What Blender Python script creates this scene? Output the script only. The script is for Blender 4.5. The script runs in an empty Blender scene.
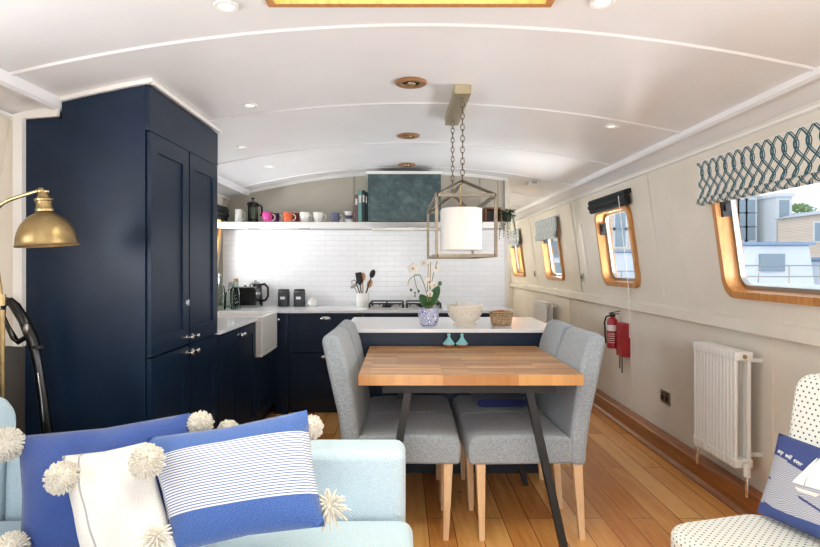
import bpy, bmesh, math, random
from math import pi, sin, cos, radians, sqrt
from mathutils import Vector, Matrix, noise
random.seed(7)
S = bpy.context.scene
COL = S.collection
# ------------------------------------------------------------------ camera, world, lights, exposure
F, CX, CY, CH = 580.0, 402.0, 265.0, 1.31
cam_d = bpy.data.cameras.new('camera'); cam = bpy.data.objects.new('camera', cam_d); COL.objects.link(cam)
cam.location = (0, 0, CH); cam.rotation_euler = (pi/2, 0, 0)
cam_d.sensor_width = 36; cam_d.lens = F/820*36
cam_d.shift_x = (410-CX)/820; cam_d.shift_y = -(273.5-CY)/820
cam_d.clip_start = .05; cam_d.clip_end = 400
S.camera = cam
S.view_settings.view_transform = 'Standard'; S.view_settings.look = 'None'
S.view_settings.gamma = 1; S.view_settings.use_curve_mapping = False
S.view_settings.exposure = 0.55
W = bpy.data.worlds.new('sky'); S.world = W; W.use_nodes = True
_n = W.node_tree.nodes; _l = W.node_tree.links
_bg = _n['Background']
_tc = _n.new('ShaderNodeTexCoord'); _nz = _n.new('ShaderNodeTexNoise'); _cr = _n.new('ShaderNodeValToRGB')
_nz.inputs['Scale'].default_value = 2.2; _nz.inputs['Detail'].default_value = 4
_cr.color_ramp.elements[0].color = (.62, .76, .95, 1); _cr.color_ramp.elements[0].position = .35
_cr.color_ramp.elements[1].color = (.93, .96, 1, 1); _cr.color_ramp.elements[1].position = .62
_l.new(_tc.outputs['Generated'], _nz.inputs['Vector']); _l.new(_nz.outputs['Fac'], _cr.inputs['Fac'])
_l.new(_cr.outputs['Color'], _bg.inputs['Color']); _bg.inputs['Strength'].default_value = 1.15

def area(name, loc, rot, sx, sy, power, color=(1, 1, 1)):
    d = bpy.data.lights.new(name, 'AREA'); d.shape = 'RECTANGLE'; d.size = sx; d.size_y = sy
    d.energy = power; d.color = color
    o = bpy.data.objects.new(name, d); o.location = loc; o.rotation_euler = rot; COL.objects.link(o)
    return o
# lamps for daylight at skylight and windows; rear, left and right are added fill
area('fill_rear_door', (0, -2.6, 1.1), (pi/2+.12, 0, 0), 1.9, 1.9, 84, (1, 1, 1))  # unseen lamp, added to brighten the room from behind the camera
area('daylight_skylight', (.03, 1.6, 2.75), (0, 0, 0), 1.1, 1.0, 26, (1, 1, .98))
UP = .45                       # upward tilt added to the side window lamps to brighten the ceiling
area('fill_window_left', (-2.3, .4, 1.25), (0, -pi/2-UP, 0), .9, 2.6, 88, (.95, .98, 1))  # added fill outside unseen windows beside the camera
area('fill_window_right', (2.3, .2, 1.25), (0, pi/2+UP, 0), .9, 2.4, 76, (.95, .98, 1))  # matching added fill on the right, also out of view
area('daylight_window_kitchen', (-2.3, 5.07, 1.3), (0, -pi/2-UP*.7, 0), .8, .9, 34, (.98, .99, 1))
area('daylight_window_near', (2.35, 2.76, 1.22), (0, pi/2+UP, 0), .35, 1.0, 22, (.95, .98, 1))
area('daylight_window_dining', (2.35, 4.85, 1.22), (0, pi/2+UP, 0), .35, .9, 38, (.98, .99, 1))
area('daylight_window_corridor', (2.35, 6.88, 1.22), (0, pi/2+UP, 0), .35, .8, 38, (.98, .99, 1))
area('daylight_window_stern', (2.3, 8.95, 1.35), (0, pi/2+.2, 0), .7, .8, 55, (.98, .99, 1))

# ------------------------------------------------------------------ materials
def lin(c):
    return tuple((x/255/12.92 if x/255 <= .04045 else ((x/255+.055)/1.055)**2.4) for x in c) + (1,)
class X:                                   # small expression wrapper round math nodes
    def __init__(s, nt, sock): s.nt = nt; s.s = sock
    def _op(s, op, *a):
        m = s.nt.nodes.new('ShaderNodeMath'); m.operation = op
        for i, v in enumerate((s,)+a):
            if isinstance(v, X): s.nt.links.new(v.s, m.inputs[i])
            else: m.inputs[i].default_value = v
        return X(s.nt, m.outputs[0])
    def __add__(s, o): return s._op('ADD', o)
    def __sub__(s, o): return s._op('SUBTRACT', o)
    def __mul__(s, o): return s._op('MULTIPLY', o)
    def __truediv__(s, o): return s._op('DIVIDE', o)
    def sin(s): return s._op('SINE')
    def frac(s): return s._op('FRACT')
    def floor(s): return s._op('FLOOR')
    def abs(s): return s._op('ABSOLUTE')
    def lt(s, v): return s._op('LESS_THAN', v)
    def gt(s, v): return s._op('GREATER_THAN', v)
    def mx(s, o): return s._op('MAXIMUM', o)
    def mn(s, o): return s._op('MINIMUM', o)
    def sqrt(s): return s._op('SQRT')
class Mt:
    def __init__(s, name, base=(200, 200, 200), rough=.5, metal=0, **kw):
        s.m = bpy.data.materials.new(name); s.m.use_nodes = True; s.nt = s.m.node_tree
        s.b = s.nt.nodes['Principled BSDF']
        s.b.inputs['Base Color'].default_value = lin(base); s.b.inputs['Roughness'].default_value = rough
        s.b.inputs['Metallic'].default_value = metal
        for k, v in kw.items(): s.b.inputs[k.replace('_', ' ')].default_value = v
    def node(s, t, **kw):
        n = s.nt.nodes.new(t)
        for k, v in kw.items(): n.inputs[k.replace('_', ' ')].default_value = v
        return n
    def link(s, a, b): s.nt.links.new(a.s if isinstance(a, X) else a, b)
    def co(s, kind='Object', scale=(1, 1, 1), rot=(0, 0, 0)):
        t = s.nt.nodes.new('ShaderNodeTexCoord'); m = s.nt.nodes.new('ShaderNodeMapping')
        m.inputs['Scale'].default_value = scale; m.inputs['Rotation'].default_value = rot
        s.link(t.outputs[kind], m.inputs['Vector']); return m.outputs['Vector']
    def xyz(s, vec):
        n = s.nt.nodes.new('ShaderNodeSeparateXYZ'); s.link(vec, n.inputs[0])
        return [X(s.nt, n.outputs[i]) for i in range(3)]
    def noise(s, vec, scale, detail=3, rough=.5):
        n = s.node('ShaderNodeTexNoise', Scale=scale, Detail=detail, Roughness=rough); s.link(vec, n.inputs['Vector'])
        return X(s.nt, n.outputs['Fac'])
    def ramp(s, fac, stops):
        n = s.nt.nodes.new('ShaderNodeValToRGB'); e = n.color_ramp.elements
        while len(e) < len(stops): e.new(.5)
        for i, (p, c) in enumerate(stops): e[i].position = p; e[i].color = lin(c)
        s.link(fac, n.inputs['Fac']); return n.outputs['Color']
    def mix(s, fac, a, b, mode='MIX'):
        n = s.nt.nodes.new('ShaderNodeMix'); n.data_type = 'RGBA'; n.blend_type = mode
        for v, i in ((fac, 0), (a, 6), (b, 7)):
            if isinstance(v, (X,)) or hasattr(v, 'node'): s.link(v, n.inputs[i])
            else: n.inputs[i].default_value = v if i == 0 else lin(v)
        return n.outputs[2]
    def color(s, c): s.link(c, s.b.inputs['Base Color']); return s
    def bump(s, h, strength=.3, dist=.002):
        n = s.node('ShaderNodeBump', Strength=strength, Distance=dist); s.link(h, n.inputs['Height'])
        s.link(n.outputs['Normal'], s.b.inputs['Normal']); return s
def simple(name, base, rough=.5, metal=0, **kw):
    return Mt(name, base, rough, metal, **kw).m
def speck(name, base, base2, scale, rough=.6, bump=.2, dist=.002, metal=0, kind='Object', sc=(1, 1, 1), lo=.35, hi=.65, **kw):
    t = Mt(name, base, rough, metal, **kw); f = t.noise(t.co(kind, sc), scale, 4)
    t.color(t.ramp(f, [(lo, base), (hi, base2)]))
    if bump: t.bump(f, bump, dist)
    return t.m
def fabric(name, a, b, thread=420, rough=.95, bump=.5):
    t = Mt(name, a, rough, 0, Sheen_Weight=.25)
    v = t.co('UV'); x, y, _ = t.xyz(v)
    weave = (x*thread).sin()*(y*thread).sin()
    n = t.noise(v, 210, 3) ; n2 = t.noise(v, 60, 3)
    t.color(t.ramp(n*.75+n2*.25, [(.38, a), (.6, b)]))
    t.bump(weave*.4+n, bump, .002)
    return t.m
M = {}
M['ceiling'] = speck('ceiling_paint', (240, 241, 243), (236, 237, 239), 3, .27, 0)
M['wall'] = speck('wall_paint', (228, 221, 208), (223, 216, 203), 4, .42, .05)
M['greige'] = speck('taupe_wall_paint', (190, 184, 170), (186, 180, 166), 4, .5, .05)
M['white'] = simple('white_gloss_trim', (240, 239, 235), .35)
M['navy'] = speck('navy_satin_paint', (13, 32, 54), (16, 36, 60), 6, .38, .04, Specular_IOR_Level=.32)
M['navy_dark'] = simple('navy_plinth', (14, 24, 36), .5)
M['quartz'] = simple('white_quartz_worktop', (240, 241, 243), .16)
M['chrome'] = simple('chrome', (225, 225, 225), .12, 1)
M['steel'] = simple('brushed_steel', (170, 168, 162), .35, 1)
M['brass'] = speck('aged_brass', (172, 150, 108), (156, 134, 94), 30, .36, .05, metal=1)
M['nickel'] = speck('champagne_nickel', (138, 128, 112), (120, 112, 98), 25, .45, .05, metal=1)
M['canopy'] = simple('satin_brass_canopy', (178, 166, 136), .4, 1)
M['bronze'] = simple('bronze_chain', (120, 108, 88), .4, 1)
M['ceramic'] = simple('white_ceramic', (240, 238, 232), .15)
M['black'] = simple('black_gloss_plastic', (14, 14, 16), .2)
M['black_matte'] = simple('black_matte', (22, 22, 24), .6)
M['iron'] = speck('blackened_steel', (16, 17, 19), (26, 27, 29), 40, .55, .2)
M['red'] = simple('red_enamel', (160, 16, 28), .3)
M['plastic_white'] = simple('white_plastic', (235, 235, 232), .4)
M['label'] = simple('white_label', (225, 222, 215), .6)
M['green'] = speck('leaf_green', (38, 84, 40), (62, 112, 52), 20, .4, .1)
M['dark_green'] = speck('dark_leaf_green', (28, 52, 30), (50, 80, 44), 30, .5, .1)
M['petal'] = simple('white_petal', (244, 240, 230), .6, Subsurface_Weight=.1)
M['petal_core'] = simple('yellow_petal_core', (205, 150, 70), .6)
M['stem'] = simple('plant_stem', (98, 112, 62), .6)
M['cork'] = speck('cork', (196, 152, 104), (170, 126, 82), 60, .8)
M['terracotta'] = simple('terracotta', (180, 104, 74), .7)
M['teal'] = simple('teal_glaze', (132, 196, 200), .25)
M['pom'] = speck('cream_yarn', (226, 222, 212), (210, 204, 190), 80, .95, .3, Sheen_Weight=.3)
M['shade'] = fabric('white_linen_shade', (240, 238, 232), (248, 247, 243), 900, .9, .1)
M['pinkglaze'] = speck('magenta_glaze', (206, 48, 140), (220, 90, 160), 40, .25, 0)
M['purple'] = simple('plum_glaze', (84, 40, 86), .3)
M['orange'] = speck('orange_glaze', (214, 84, 38), (226, 110, 60), 40, .25, 0)
M['rust'] = simple('dark_red_glaze', (116, 36, 26), .3)
M['blueglaze'] = simple('slate_blue_glaze', (92, 96, 124), .3)
M['pinklabel'] = simple('faded_red_print', (206, 90, 92), .6)

def glass(name, tint=(255, 255, 255), gl=.12):
    t = Mt(name); nt = t.nt; out = nt.nodes['Material Output']
    tr = nt.nodes.new('ShaderNodeBsdfTransparent'); tr.inputs[0].default_value = lin(tint)
    g = nt.nodes.new('ShaderNodeBsdfGlossy'); g.inputs['Roughness'].default_value = .03
    lw = nt.nodes.new('ShaderNodeLayerWeight'); lw.inputs[0].default_value = gl
    mx = nt.nodes.new('ShaderNodeMixShader')
    nt.links.new(lw.outputs['Fresnel'], mx.inputs[0]); nt.links.new(tr.outputs[0], mx.inputs[1]); nt.links.new(g.outputs[0], mx.inputs[2])
    nt.links.new(mx.outputs[0], out.inputs[0]); return t.m
M['glass'] = glass('window_glass', (255, 255, 255), .03)
M['bottle'] = glass('bottle_glass', (238, 246, 244), .2)
M['skypane'] = glass('skylight_glass', (255, 253, 240), .03)

def wood(name, a, b, c, along='Y', rough=.4, grain=1.0, kind='Object'):
    t = Mt(name, a, rough); sc = {'X': (2, 26, 26), 'Y': (26, 2, 26), 'Z': (26, 26, 2)}[along]
    v = t.co(kind, sc); n = t.noise(v, 1.6*grain, 6, .6); n2 = t.noise(v, 7*grain, 3)
    t.color(t.ramp(n*.7+n2*.3, [(.35, a), (.5, b), (.66, c)])); t.bump(n2, .15, .001); return t.m
M['beech'] = wood('pale_beech', (236, 206, 168), (228, 194, 154), (218, 182, 140), 'Z', .45)
M['oakframe'] = wood('oak_window_frame', (206, 150, 88), (192, 134, 74), (170, 114, 60), 'Z', .35)
M['oakring'] = wood('oak_ring', (158, 116, 78), (144, 102, 66), (124, 84, 52), 'X', .5)
M['spoonwood'] = wood('spoon_wood', (206, 160, 112), (196, 146, 98), (180, 130, 84), 'Z', .6)
M['cratewood'] = wood('crate_wood', (150, 98, 62), (120, 76, 48), (96, 60, 40), 'X', .6)
def skirt():
    t = Mt('oak_skirting', (150, 92, 48), .35); v = t.co('Object', (30, 1.4, 30)); n = t.noise(v, 1.5, 6, .6); n2 = t.noise(v, 8, 3)
    t.color(t.ramp(n*.7+n2*.3, [(.35, (172, 112, 62)), (.5, (150, 92, 48)), (.66, (122, 72, 38))])); return t.m
M['skirting'] = skirt()
def planks(name, vec_rot, bw, bh, cols, rough, off=.5, gap=(60, 34, 18), mortar=.004, gs=1.0, knots=True):
    t = Mt(name, cols[0], rough)
    v = t.co('Object', (1, 1, 1), vec_rot)
    br = t.node('ShaderNodeTexBrick', Scale=1, Mortar_Size=mortar, Brick_Width=bw, Row_Height=bh, Bias=0, Mortar_Smooth=.1)
    br.offset = off; br.offset_frequency = 2; br.inputs['Color1'].default_value = (0, 0, 0, 1); br.inputs['Color2'].default_value = (1, 1, 1, 1)
    br.inputs['Mortar'].default_value = (.5, .5, .5, 1); t.link(v, br.inputs['Vector'])
    x, y, z = t.xyz(v); sep = t.nt.nodes.new('ShaderNodeSeparateColor'); t.link(br.outputs['Color'], sep.inputs[0])
    pid = X(t.nt, sep.outputs[0])
    cb = t.nt.nodes.new('ShaderNodeCombineXYZ'); t.link(x*(1.3*gs), cb.inputs[0]); t.link(y*(18*gs)+pid*9, cb.inputs[1]); t.link(pid*17, cb.inputs[2])
    n = t.noise(cb.outputs[0], 1.4, 6, .6); n2 = t.noise(cb.outputs[0], 6, 3)
    f = n*.5+n2*.2+pid*(.3 if knots else .38)
    c = t.ramp(f, [(.34, cols[0]), (.5, cols[1]), (.68, cols[2])])
    if knots:
        vo = t.node('ShaderNodeTexVoronoi', Scale=2.3); t.link(v, vo.inputs['Vector'])
        k = X(t.nt, vo.outputs['Distance']).lt(.045)
        c = t.mix(k*.55, c, (92, 52, 26))
    c = t.mix(X(t.nt, br.outputs['Fac']), c, gap)
    t.color(c); t.bump(n2-X(t.nt, br.outputs['Fac'])*2, .12, .002); return t.m
M['floor'] = planks('oak_floor_boards', (0, 0, pi/2), 1.5, .13, [(238, 182, 112), (222, 158, 88), (196, 126, 64)], .22, gap=(130, 80, 42), mortar=.0025)
M['butcher'] = planks('oak_butcher_block', (0, 0, 0), .34, .042, [(228, 182, 126), (208, 156, 100), (172, 118, 68)], .28, .37, (160, 104, 58), .0010, 2.0, False)

M['chair'] = fabric('heather_grey_wool', (124, 134, 143), (172, 180, 187), 330)
M['sofa'] = fabric('duck_egg_linen', (178, 200, 213), (196, 215, 225), 500)
M['blue'] = fabric('royal_blue_wool', (34, 60, 128), (56, 88, 160), 420)
M['whitecloth'] = fabric('white_wool', (232, 230, 226), (244, 243, 240), 380)
M['navycloth'] = fabric('navy_cloth', (24, 34, 84), (36, 48, 108), 500)
M['hood'] = None
def mk_hood():
    t = Mt('teal_slate_tile', (48, 68, 72), .45); v = t.co('Object', (1, 1, 1), (pi/2, 0, 0))
    n = t.noise(v, 9, 8, .7)
    br = t.node('ShaderNodeTexBrick', Scale=1, Mortar_Size=.002, Brick_Width=.33, Row_Height=.22); t.link(v, br.inputs['Vector'])
    c = t.ramp(n, [(.35, (40, 58, 64)), (.5, (58, 82, 84)), (.62, (84, 106, 106))])
    t.color(t.mix(X(t.nt, br.outputs['Fac'])*.6, c, (38, 52, 56))); t.bump(n, .2, .003); return t.m
M['hood'] = mk_hood()
def mk_tile():
    t = Mt('white_metro_tile', (238, 239, 240), .2); v = t.co('Object', (1, 1, 1), (pi/2, 0, 0))
    br = t.node('ShaderNodeTexBrick', Scale=1, Mortar_Size=.0022, Brick_Width=.15, Row_Height=.05, Mortar_Smooth=.5)
    br.inputs['Color1'].default_value = lin((240, 241, 242)); br.inputs['Color2'].default_value = lin((236, 238, 239)); br.inputs['Mortar'].default_value = lin((222, 222, 220))
    t.link(v, br.inputs['Vector']); t.color(br.outputs['Color'])
    t.bump(X(t.nt, br.outputs['Fac'])*-1, .5, .003); return t.m
M['tile'] = mk_tile()
def mk_trellis(name, P, L, bg, c1):
    t = Mt(name, bg, .9); u, v, _ = t.xyz(t.co('UV'))
    res = None
    for sg in (1, -1):
        w = (v*(2*pi/L)).sin()*(P*.6*sg)
        for off, wd in ((0, .085), (.2, .05)):
            f = ((u+w)/P+off).frac()-.5
            l = f.abs().lt(wd); res = l if res is None else res.mx(l)
    t.color(t.mix(res, bg, c1)); return t.m
M['trellis'] = mk_trellis('cream_teal_trellis_cotton', .078, .25, (226, 222, 210), (46, 92, 104))
M['trellis_small'] = mk_trellis('pale_blue_trellis_cotton', .07, .16, (226, 228, 226), (84, 116, 138))
def mk_dots():
    t = Mt('white_cotton_with_navy_dots', (232, 234, 228), .9, Sheen_Weight=.2); u, v, _ = t.xyz(t.co('UV'))
    P = .021; ry = v/(P*.82); row = ry.floor(); sh = (row*.5).frac()
    fx = (u/P+sh).frac()-.5; fy = ry.frac()-.5
    d = (fx*fx+fy*fy*.8).sqrt().lt(.17)
    t.color(t.mix(d, (230, 232, 226), (42, 52, 70))); t.bump(d*-1, .3, .002); return t.m
M['dots'] = mk_dots()
def mk_striped():
    t = Mt('blue_cushion_with_white_stripes', (60, 96, 176), .95, Sheen_Weight=.25); v0 = t.co('UV'); u, v, _ = t.xyz(v0)
    n = t.noise(v0, 120, 3)
    blue = t.ramp(n, [(.38, (46, 78, 144)), (.6, (74, 108, 172))])
    band = (v-.52).abs().lt(.27); st = (v*44).frac().gt(.36)
    t.color(t.mix(band*st, blue, (216, 218, 221))); t.bump(n, .4, .002); return t.m
M['striped'] = mk_striped()
def mk_whitestripe():
    t = Mt('white_cushion_with_grey_stripe', (238, 236, 232), .95); v0 = t.co('UV'); u, v, _ = t.xyz(v0)
    n = t.noise(v0, 90, 3); c = t.ramp(n, [(.38, (210, 208, 204)), (.6, (226, 224, 220))])
    l = (u-.24).abs().lt(.012)
    t.color(t.mix(l, c, (160, 160, 164))); t.bump(n+(v*500).sin()*.2, .4, .002); return t.m
M['whitestripe'] = mk_whitestripe()
def mk_sea():
    t = Mt('navy_and_grey_sea_print', (60, 74, 128), .9); v0 = t.co('UV'); u, v, _ = t.xyz(v0)
    edge = v-(u*6).sin()*.02+u*.28
    sea = edge.lt(.72)
    wav = ((v*52+(u*9).sin()*1.2+t.noise(v0, 5, 2)*5).frac()).gt(.45)
    low = (v+(u*5).sin()*.03-u*.02).lt(.13)
    grey = t.mix(wav, (140, 144, 164), (188, 188, 194))
    slash = (((u*2.4+v*1.2).frac()-.5).abs().lt(.2))*(((v*3.4+u*1.0).frac()-.5).abs().lt(.045))
    grey = t.mix(slash, grey, (60, 72, 120))
    c = t.mix(sea, (62, 76, 132), grey); c = t.mix(low, c, (64, 80, 134)); t.color(c); return t.m
M['sea'] = mk_sea()
def mk_delft():
    t = Mt('blue_and_white_glaze', (240, 240, 244), .15); v = t.co('Object', (1, 1, 1))
    vo = t.node('ShaderNodeTexVoronoi', Scale=34); t.link(v, vo.inputs['Vector']); n = t.noise(v, 70, 4)
    d = X(t.nt, vo.outputs['Distance']); ring = (d*5+n).frac().lt(.5)
    t.color(t.mix(ring, (240, 240, 244), (66, 82, 162))); return t.m
M['delft'] = mk_delft()
def mk_basket():
    t = Mt('woven_seagrass', (180, 150, 116), .85); x, y, z = t.xyz(t.co('Object')); v = t.co('Object')
    n = t.noise(v, 140, 3); w = (z*520).sin()*.3
    t.color(t.ramp(n+w*.2, [(.36, (132, 104, 76)), (.6, (206, 178, 142))])); t.bump(n+w, .8, .004); return t.m
M['basket'] = mk_basket()
def mk_brickwall():
    t = Mt('pale_brick', (222, 196, 172), .9); v = t.co('Object', (1, 1, 1), (pi/2, 0, 0))
    br = t.node('ShaderNodeTexBrick', Scale=1, Mortar_Size=.03, Brick_Width=.4, Row_Height=.14)
    br.inputs['Color1'].default_value = lin((226, 196, 168)); br.inputs['Color2'].default_value = lin((214, 184, 158)); br.inputs['Mortar'].default_value = lin((236, 226, 214))
    t.link(v, br.inputs['Vector']); t.color(br.outputs['Color']); return t.m
M['brick'] = mk_brickwall()
M['stone'] = simple('pale_render', (226, 228, 228), .8)
M['ext_glass'] = simple('far_window_glass', (150, 166, 176), .3)
M['ext_roof'] = simple('pale_slate_roof', (176, 182, 192), .7)
M['hull'] = simple('barge_white_paint', (232, 236, 240), .5)
M['hull_blue'] = simple('barge_blue_grey_paint', (150, 170, 196), .5)
M['water'] = speck('dock_water', (150, 168, 178), (176, 190, 196), 1.2, .15, .4, .02)
M['tree'] = speck('pale_foliage', (150, 172, 120), (178, 196, 148), 3, .9, .2)
M['downlight'] = simple('downlight_lens', (250, 246, 236), .4, Emission_Color=(1, .93, .8, 1), Emission_Strength=.6)
M['cream'] = speck('cream_stoneware', (236, 228, 212), (230, 220, 202), 40, .35, .05)
M['canister'] = simple('charcoal_tin', (44, 48, 56), .4)
M['book1'] = simple('book_brown_pink', (120, 88, 92), .7); M['book2'] = simple('book_sea_green', (116, 164, 158), .6)
M['book3'] = simple('book_dark_teal', (34, 60, 62), .6); M['book4'] = simple('book_black', (26, 30, 34), .6)
M['paper'] = simple('book_pages', (232, 226, 212), .8)
M['blind_black'] = simple('black_blind_fabric', (30, 38, 40), .85)
M['sail'] = simple('white_sail_applique', (244, 244, 240), .8)

# ------------------------------------------------------------------ mesh building
def xf(o):
    while o.parent: o = o.parent
    return Matrix.LocRotScale(o.location, o.rotation_euler, None)
class MB:
    def __init__(s): s.b = bmesh.new(); s.uv = None
    def poly(s, pts):
        try: return s.b.faces.new([s.b.verts.new(p) for p in pts])
        except ValueError: return None
    def obox(s, o, u, v, n, a, b, c):
        """box with corner coordinates a=(u0,u1), b=(v0,v1), c=(n0,n1) in the frame o,u,v,n"""
        o, u, v, n = map(Vector, (o, u, v, n)); P = [[[s.b.verts.new(o+u*i+v*j+n*k) for k in c] for j in b] for i in a]
        for f in ((P[0][0][0], P[0][0][1], P[0][1][1], P[0][1][0]), (P[1][0][0], P[1][1][0], P[1][1][1], P[1][0][1]),
                  (P[0][0][0], P[1][0][0], P[1][0][1], P[0][0][1]), (P[0][1][0], P[0][1][1], P[1][1][1], P[1][1][0]),
                  (P[0][0][0], P[0][1][0], P[1][1][0], P[1][0][0]), (P[0][0][1], P[1][0][1], P[1][1][1], P[0][1][1])): s.b.faces.new(f)
        return s
    def box(s, x0, x1, y0, y1, z0, z1): return s.obox((0, 0, 0), (1, 0, 0), (0, 1, 0), (0, 0, 1), (x0, x1), (y0, y1), (z0, z1))
    def taper(s, p0, p1, a0, b0, a1, b1, ux=(1, 0, 0), uy=(0, 1, 0)):
        """prism from p0 to p1, half sizes a (along ux) and b (along uy) at each end"""
        p0, p1, ux, uy = map(Vector, (p0, p1, ux, uy)); R = []
        for p, a, b in ((p0, a0, b0), (p1, a1, b1)):
            R.append([s.b.verts.new(p+ux*i*a+uy*j*b) for i, j in ((-1, -1), (1, -1), (1, 1), (-1, 1))])
        s.b.faces.new(R[0][::-1]); s.b.faces.new(R[1])
        for k in range(4): s.b.faces.new((R[0][k], R[0][(k+1) % 4], R[1][(k+1) % 4], R[1][k]))
        return s
    def tube(s, pts, r, seg=8, closed=False, caps=True):
        pts = [Vector(p) for p in pts]; n = len(pts); rings = []; prev = None
        for i, p in enumerate(pts):
            a = pts[(i-1) % n] if (i > 0 or closed) else p; c = pts[(i+1) % n] if (i < n-1 or closed) else p
            t = (c-a).normalized()
            if prev is None:
                prev = t.orthogonal().normalized()
            prev = (prev-t*prev.dot(t)); prev = prev.normalized() if prev.length > 1e-6 else t.orthogonal().normalized()
            w = t.cross(prev); rr = r[i] if isinstance(r, (list, tuple)) else r
            rings.append([s.b.verts.new(p+(prev*cos(2*pi*k/seg)+w*sin(2*pi*k/seg))*rr) for k in range(seg)])
        m = n if closed else n-1
        for i in range(m):
            A, B = rings[i], rings[(i+1) % n]
            for k in range(seg): s.b.faces.new((A[k], A[(k+1) % seg], B[(k+1) % seg], B[k]))
        if not closed and caps: s.b.faces.new(rings[0][::-1]); s.b.faces.new(rings[-1])
        return s
    def lathe(s, c, prof, seg=24, axis=(0, 0, 1), sx=1, sy=1):
        c = Vector(c); ax = Vector(axis).normalized(); e1 = Vector((1, 0, 0)) if abs(ax.z) > .9 else ax.orthogonal().normalized()
        e1 = (e1-ax*e1.dot(ax)).normalized(); e2 = ax.cross(e1); rings = []
        for r, z in prof:
            if r < 1e-6: rings.append([s.b.verts.new(c+ax*z)])
            else: rings.append([s.b.verts.new(c+ax*z+e1*cos(2*pi*k/seg)*r*sx+e2*sin(2*pi*k/seg)*r*sy) for k in range(seg)])
        for A, B in zip(rings, rings[1:]):
            for k in range(seg):
                a, b_ = A[k % len(A)], A[(k+1) % len(A)]; c_, d = B[(k+1) % len(B)], B[k % len(B)]
                vs = []
                for q in (a, b_, c_, d):
                    if q not in vs: vs.append(q)
                if len(vs) > 2: s.b.faces.new(vs)
        return s
    def prism(s, pts, d0, d1, ax='Y'):
        """2D outline extruded along an axis; pts are (x,z) for Y, (y,z) for X, (x,y) for Z"""
        def P(p, d): return {'Y': (p[0], d, p[1]), 'X': (d, p[0], p[1]), 'Z': (p[0], p[1], d)}[ax]
        A = [s.b.verts.new(P(p, d0)) for p in pts]; B = [s.b.verts.new(P(p, d1)) for p in pts]
        s.b.faces.new(A); s.b.faces.new(B[::-1]); n = len(pts)
        for i in range(n): s.b.faces.new((A[i], B[i], B[(i+1) % n], A[(i+1) % n]))
        return s
    def grid(s, fn, nu, nv, uv=None):
        V = [[s.b.verts.new(fn(i/nu, j/nv)) for j in range(nv+1)] for i in range(nu+1)]
        L = s.b.loops.layers.uv.verify() if uv else None
        if uv: s.uv = True
        for i in range(nu):
            for j in range(nv):
                f = s.b.faces.new((V[i][j], V[i+1][j], V[i+1][j+1], V[i][j+1]))
                if uv:
                    for lp, (a, b_) in zip(f.loops, ((i, j), (i+1, j), (i+1, j+1), (i, j+1))): lp[L].uv = uv(a/nu, b_/nv)
        return s
    def ball(s, c, r, seg=10, sz=1):
        n = seg//2+1
        return s.lathe(c, [(r*sin(pi*i/n), -r*sz*cos(pi*i/n)) for i in range(n+1)], seg)
    def build(s, name, m, parent=None, bevel=0, seg=2, smooth=32, sub=0, kind=None, merge=False):
        b = s.b
        b.normal_update()
        if not s.uv:
            L = b.loops.layers.uv.verify()
            for f in b.faces:
                n = f.normal; a = max(range(3), key=lambda i: abs(n[i]))
                for lp in f.loops:
                    c = lp.vert.co; lp[L].uv = (c.y, c.z) if a == 0 else (c.x, c.z) if a == 1 else (c.x, c.y)
        off = None
        if parent is not None: b.transform(xf(parent).inverted())
        if merge: bmesh.ops.remove_doubles(b, verts=b.verts, dist=1e-5)
        bmesh.ops.recalc_face_normals(b, faces=b.faces)
        for f in b.faces: f.smooth = True
        for e in b.edges:
            if bevel == 0 and len(e.link_faces) == 2 and e.calc_face_angle(0) > radians(smooth): e.smooth = False
        if parent is None and kind is None:
            xs = [v.co.x for v in b.verts]; ys = [v.co.y for v in b.verts]; zs = [v.co.z for v in b.verts]
            off = Vector(((min(xs)+max(xs))/2, (min(ys)+max(ys))/2, min(zs))); b.transform(Matrix.Translation(-off))
        me = bpy.data.meshes.new(name); b.to_mesh(me); b.free()
        if isinstance(m, str): m = M[m]
        me.materials.append(m); o = bpy.data.objects.new(name, me); COL.objects.link(o)
        if off: o.location = off
        if parent is not None: o.parent = parent
        if bevel:
            k = o.modifiers.new('edge', 'BEVEL'); k.width = bevel; k.segments = seg; k.limit_method = 'ANGLE'; k.angle_limit = radians(35); k.harden_normals = True
        if sub:
            k = o.modifiers.new('sub', 'SUBSURF'); k.levels = sub; k.render_levels = sub
        if kind: o['kind'] = kind
        return o
def tag(o, label=None, cat=None, group=None, kind=None):
    if label: o['label'] = label
    if cat: o['category'] = cat
    if group: o['group'] = group
    if kind: o['kind'] = kind
    return o
def thing(name, label, cat, loc=(0, 0, 0), rotz=0, group=None):
    o = bpy.data.objects.new(name, None); COL.objects.link(o); o.empty_display_size = .1
    o.location = loc; o.rotation_euler = (0, 0, rotz)
    return tag(o, label, cat, group)
def holder(name, loc=(0, 0, 0)):
    o = bpy.data.objects.new(name, None); COL.objects.link(o); o.location = loc; o['kind'] = 'structure'; return o
def copy_tree(o, parent=None):
    c = o.copy(); COL.objects.link(c); c.parent = parent
    for ch in [x for x in list(bpy.data.objects) if x.parent is o]: copy_tree(ch, c)
    return c
def px(x, y, D): return Vector(((x-CX)/F*D, D, CH-(y-CY)/F*D))
def rrect(w, h, r, n=6, cx=0, cy=0):
    pts = []
    for (sx, sy, a0) in ((1, 1, 0), (-1, 1, 90), (-1, -1, 180), (1, -1, 270)):
        for k in range(n+1):
            a = radians(a0+90*k/n); pts.append((cx+sx*(w/2-r)+r*cos(a), cy+sy*(h/2-r)+r*sin(a)))
    return pts
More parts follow.
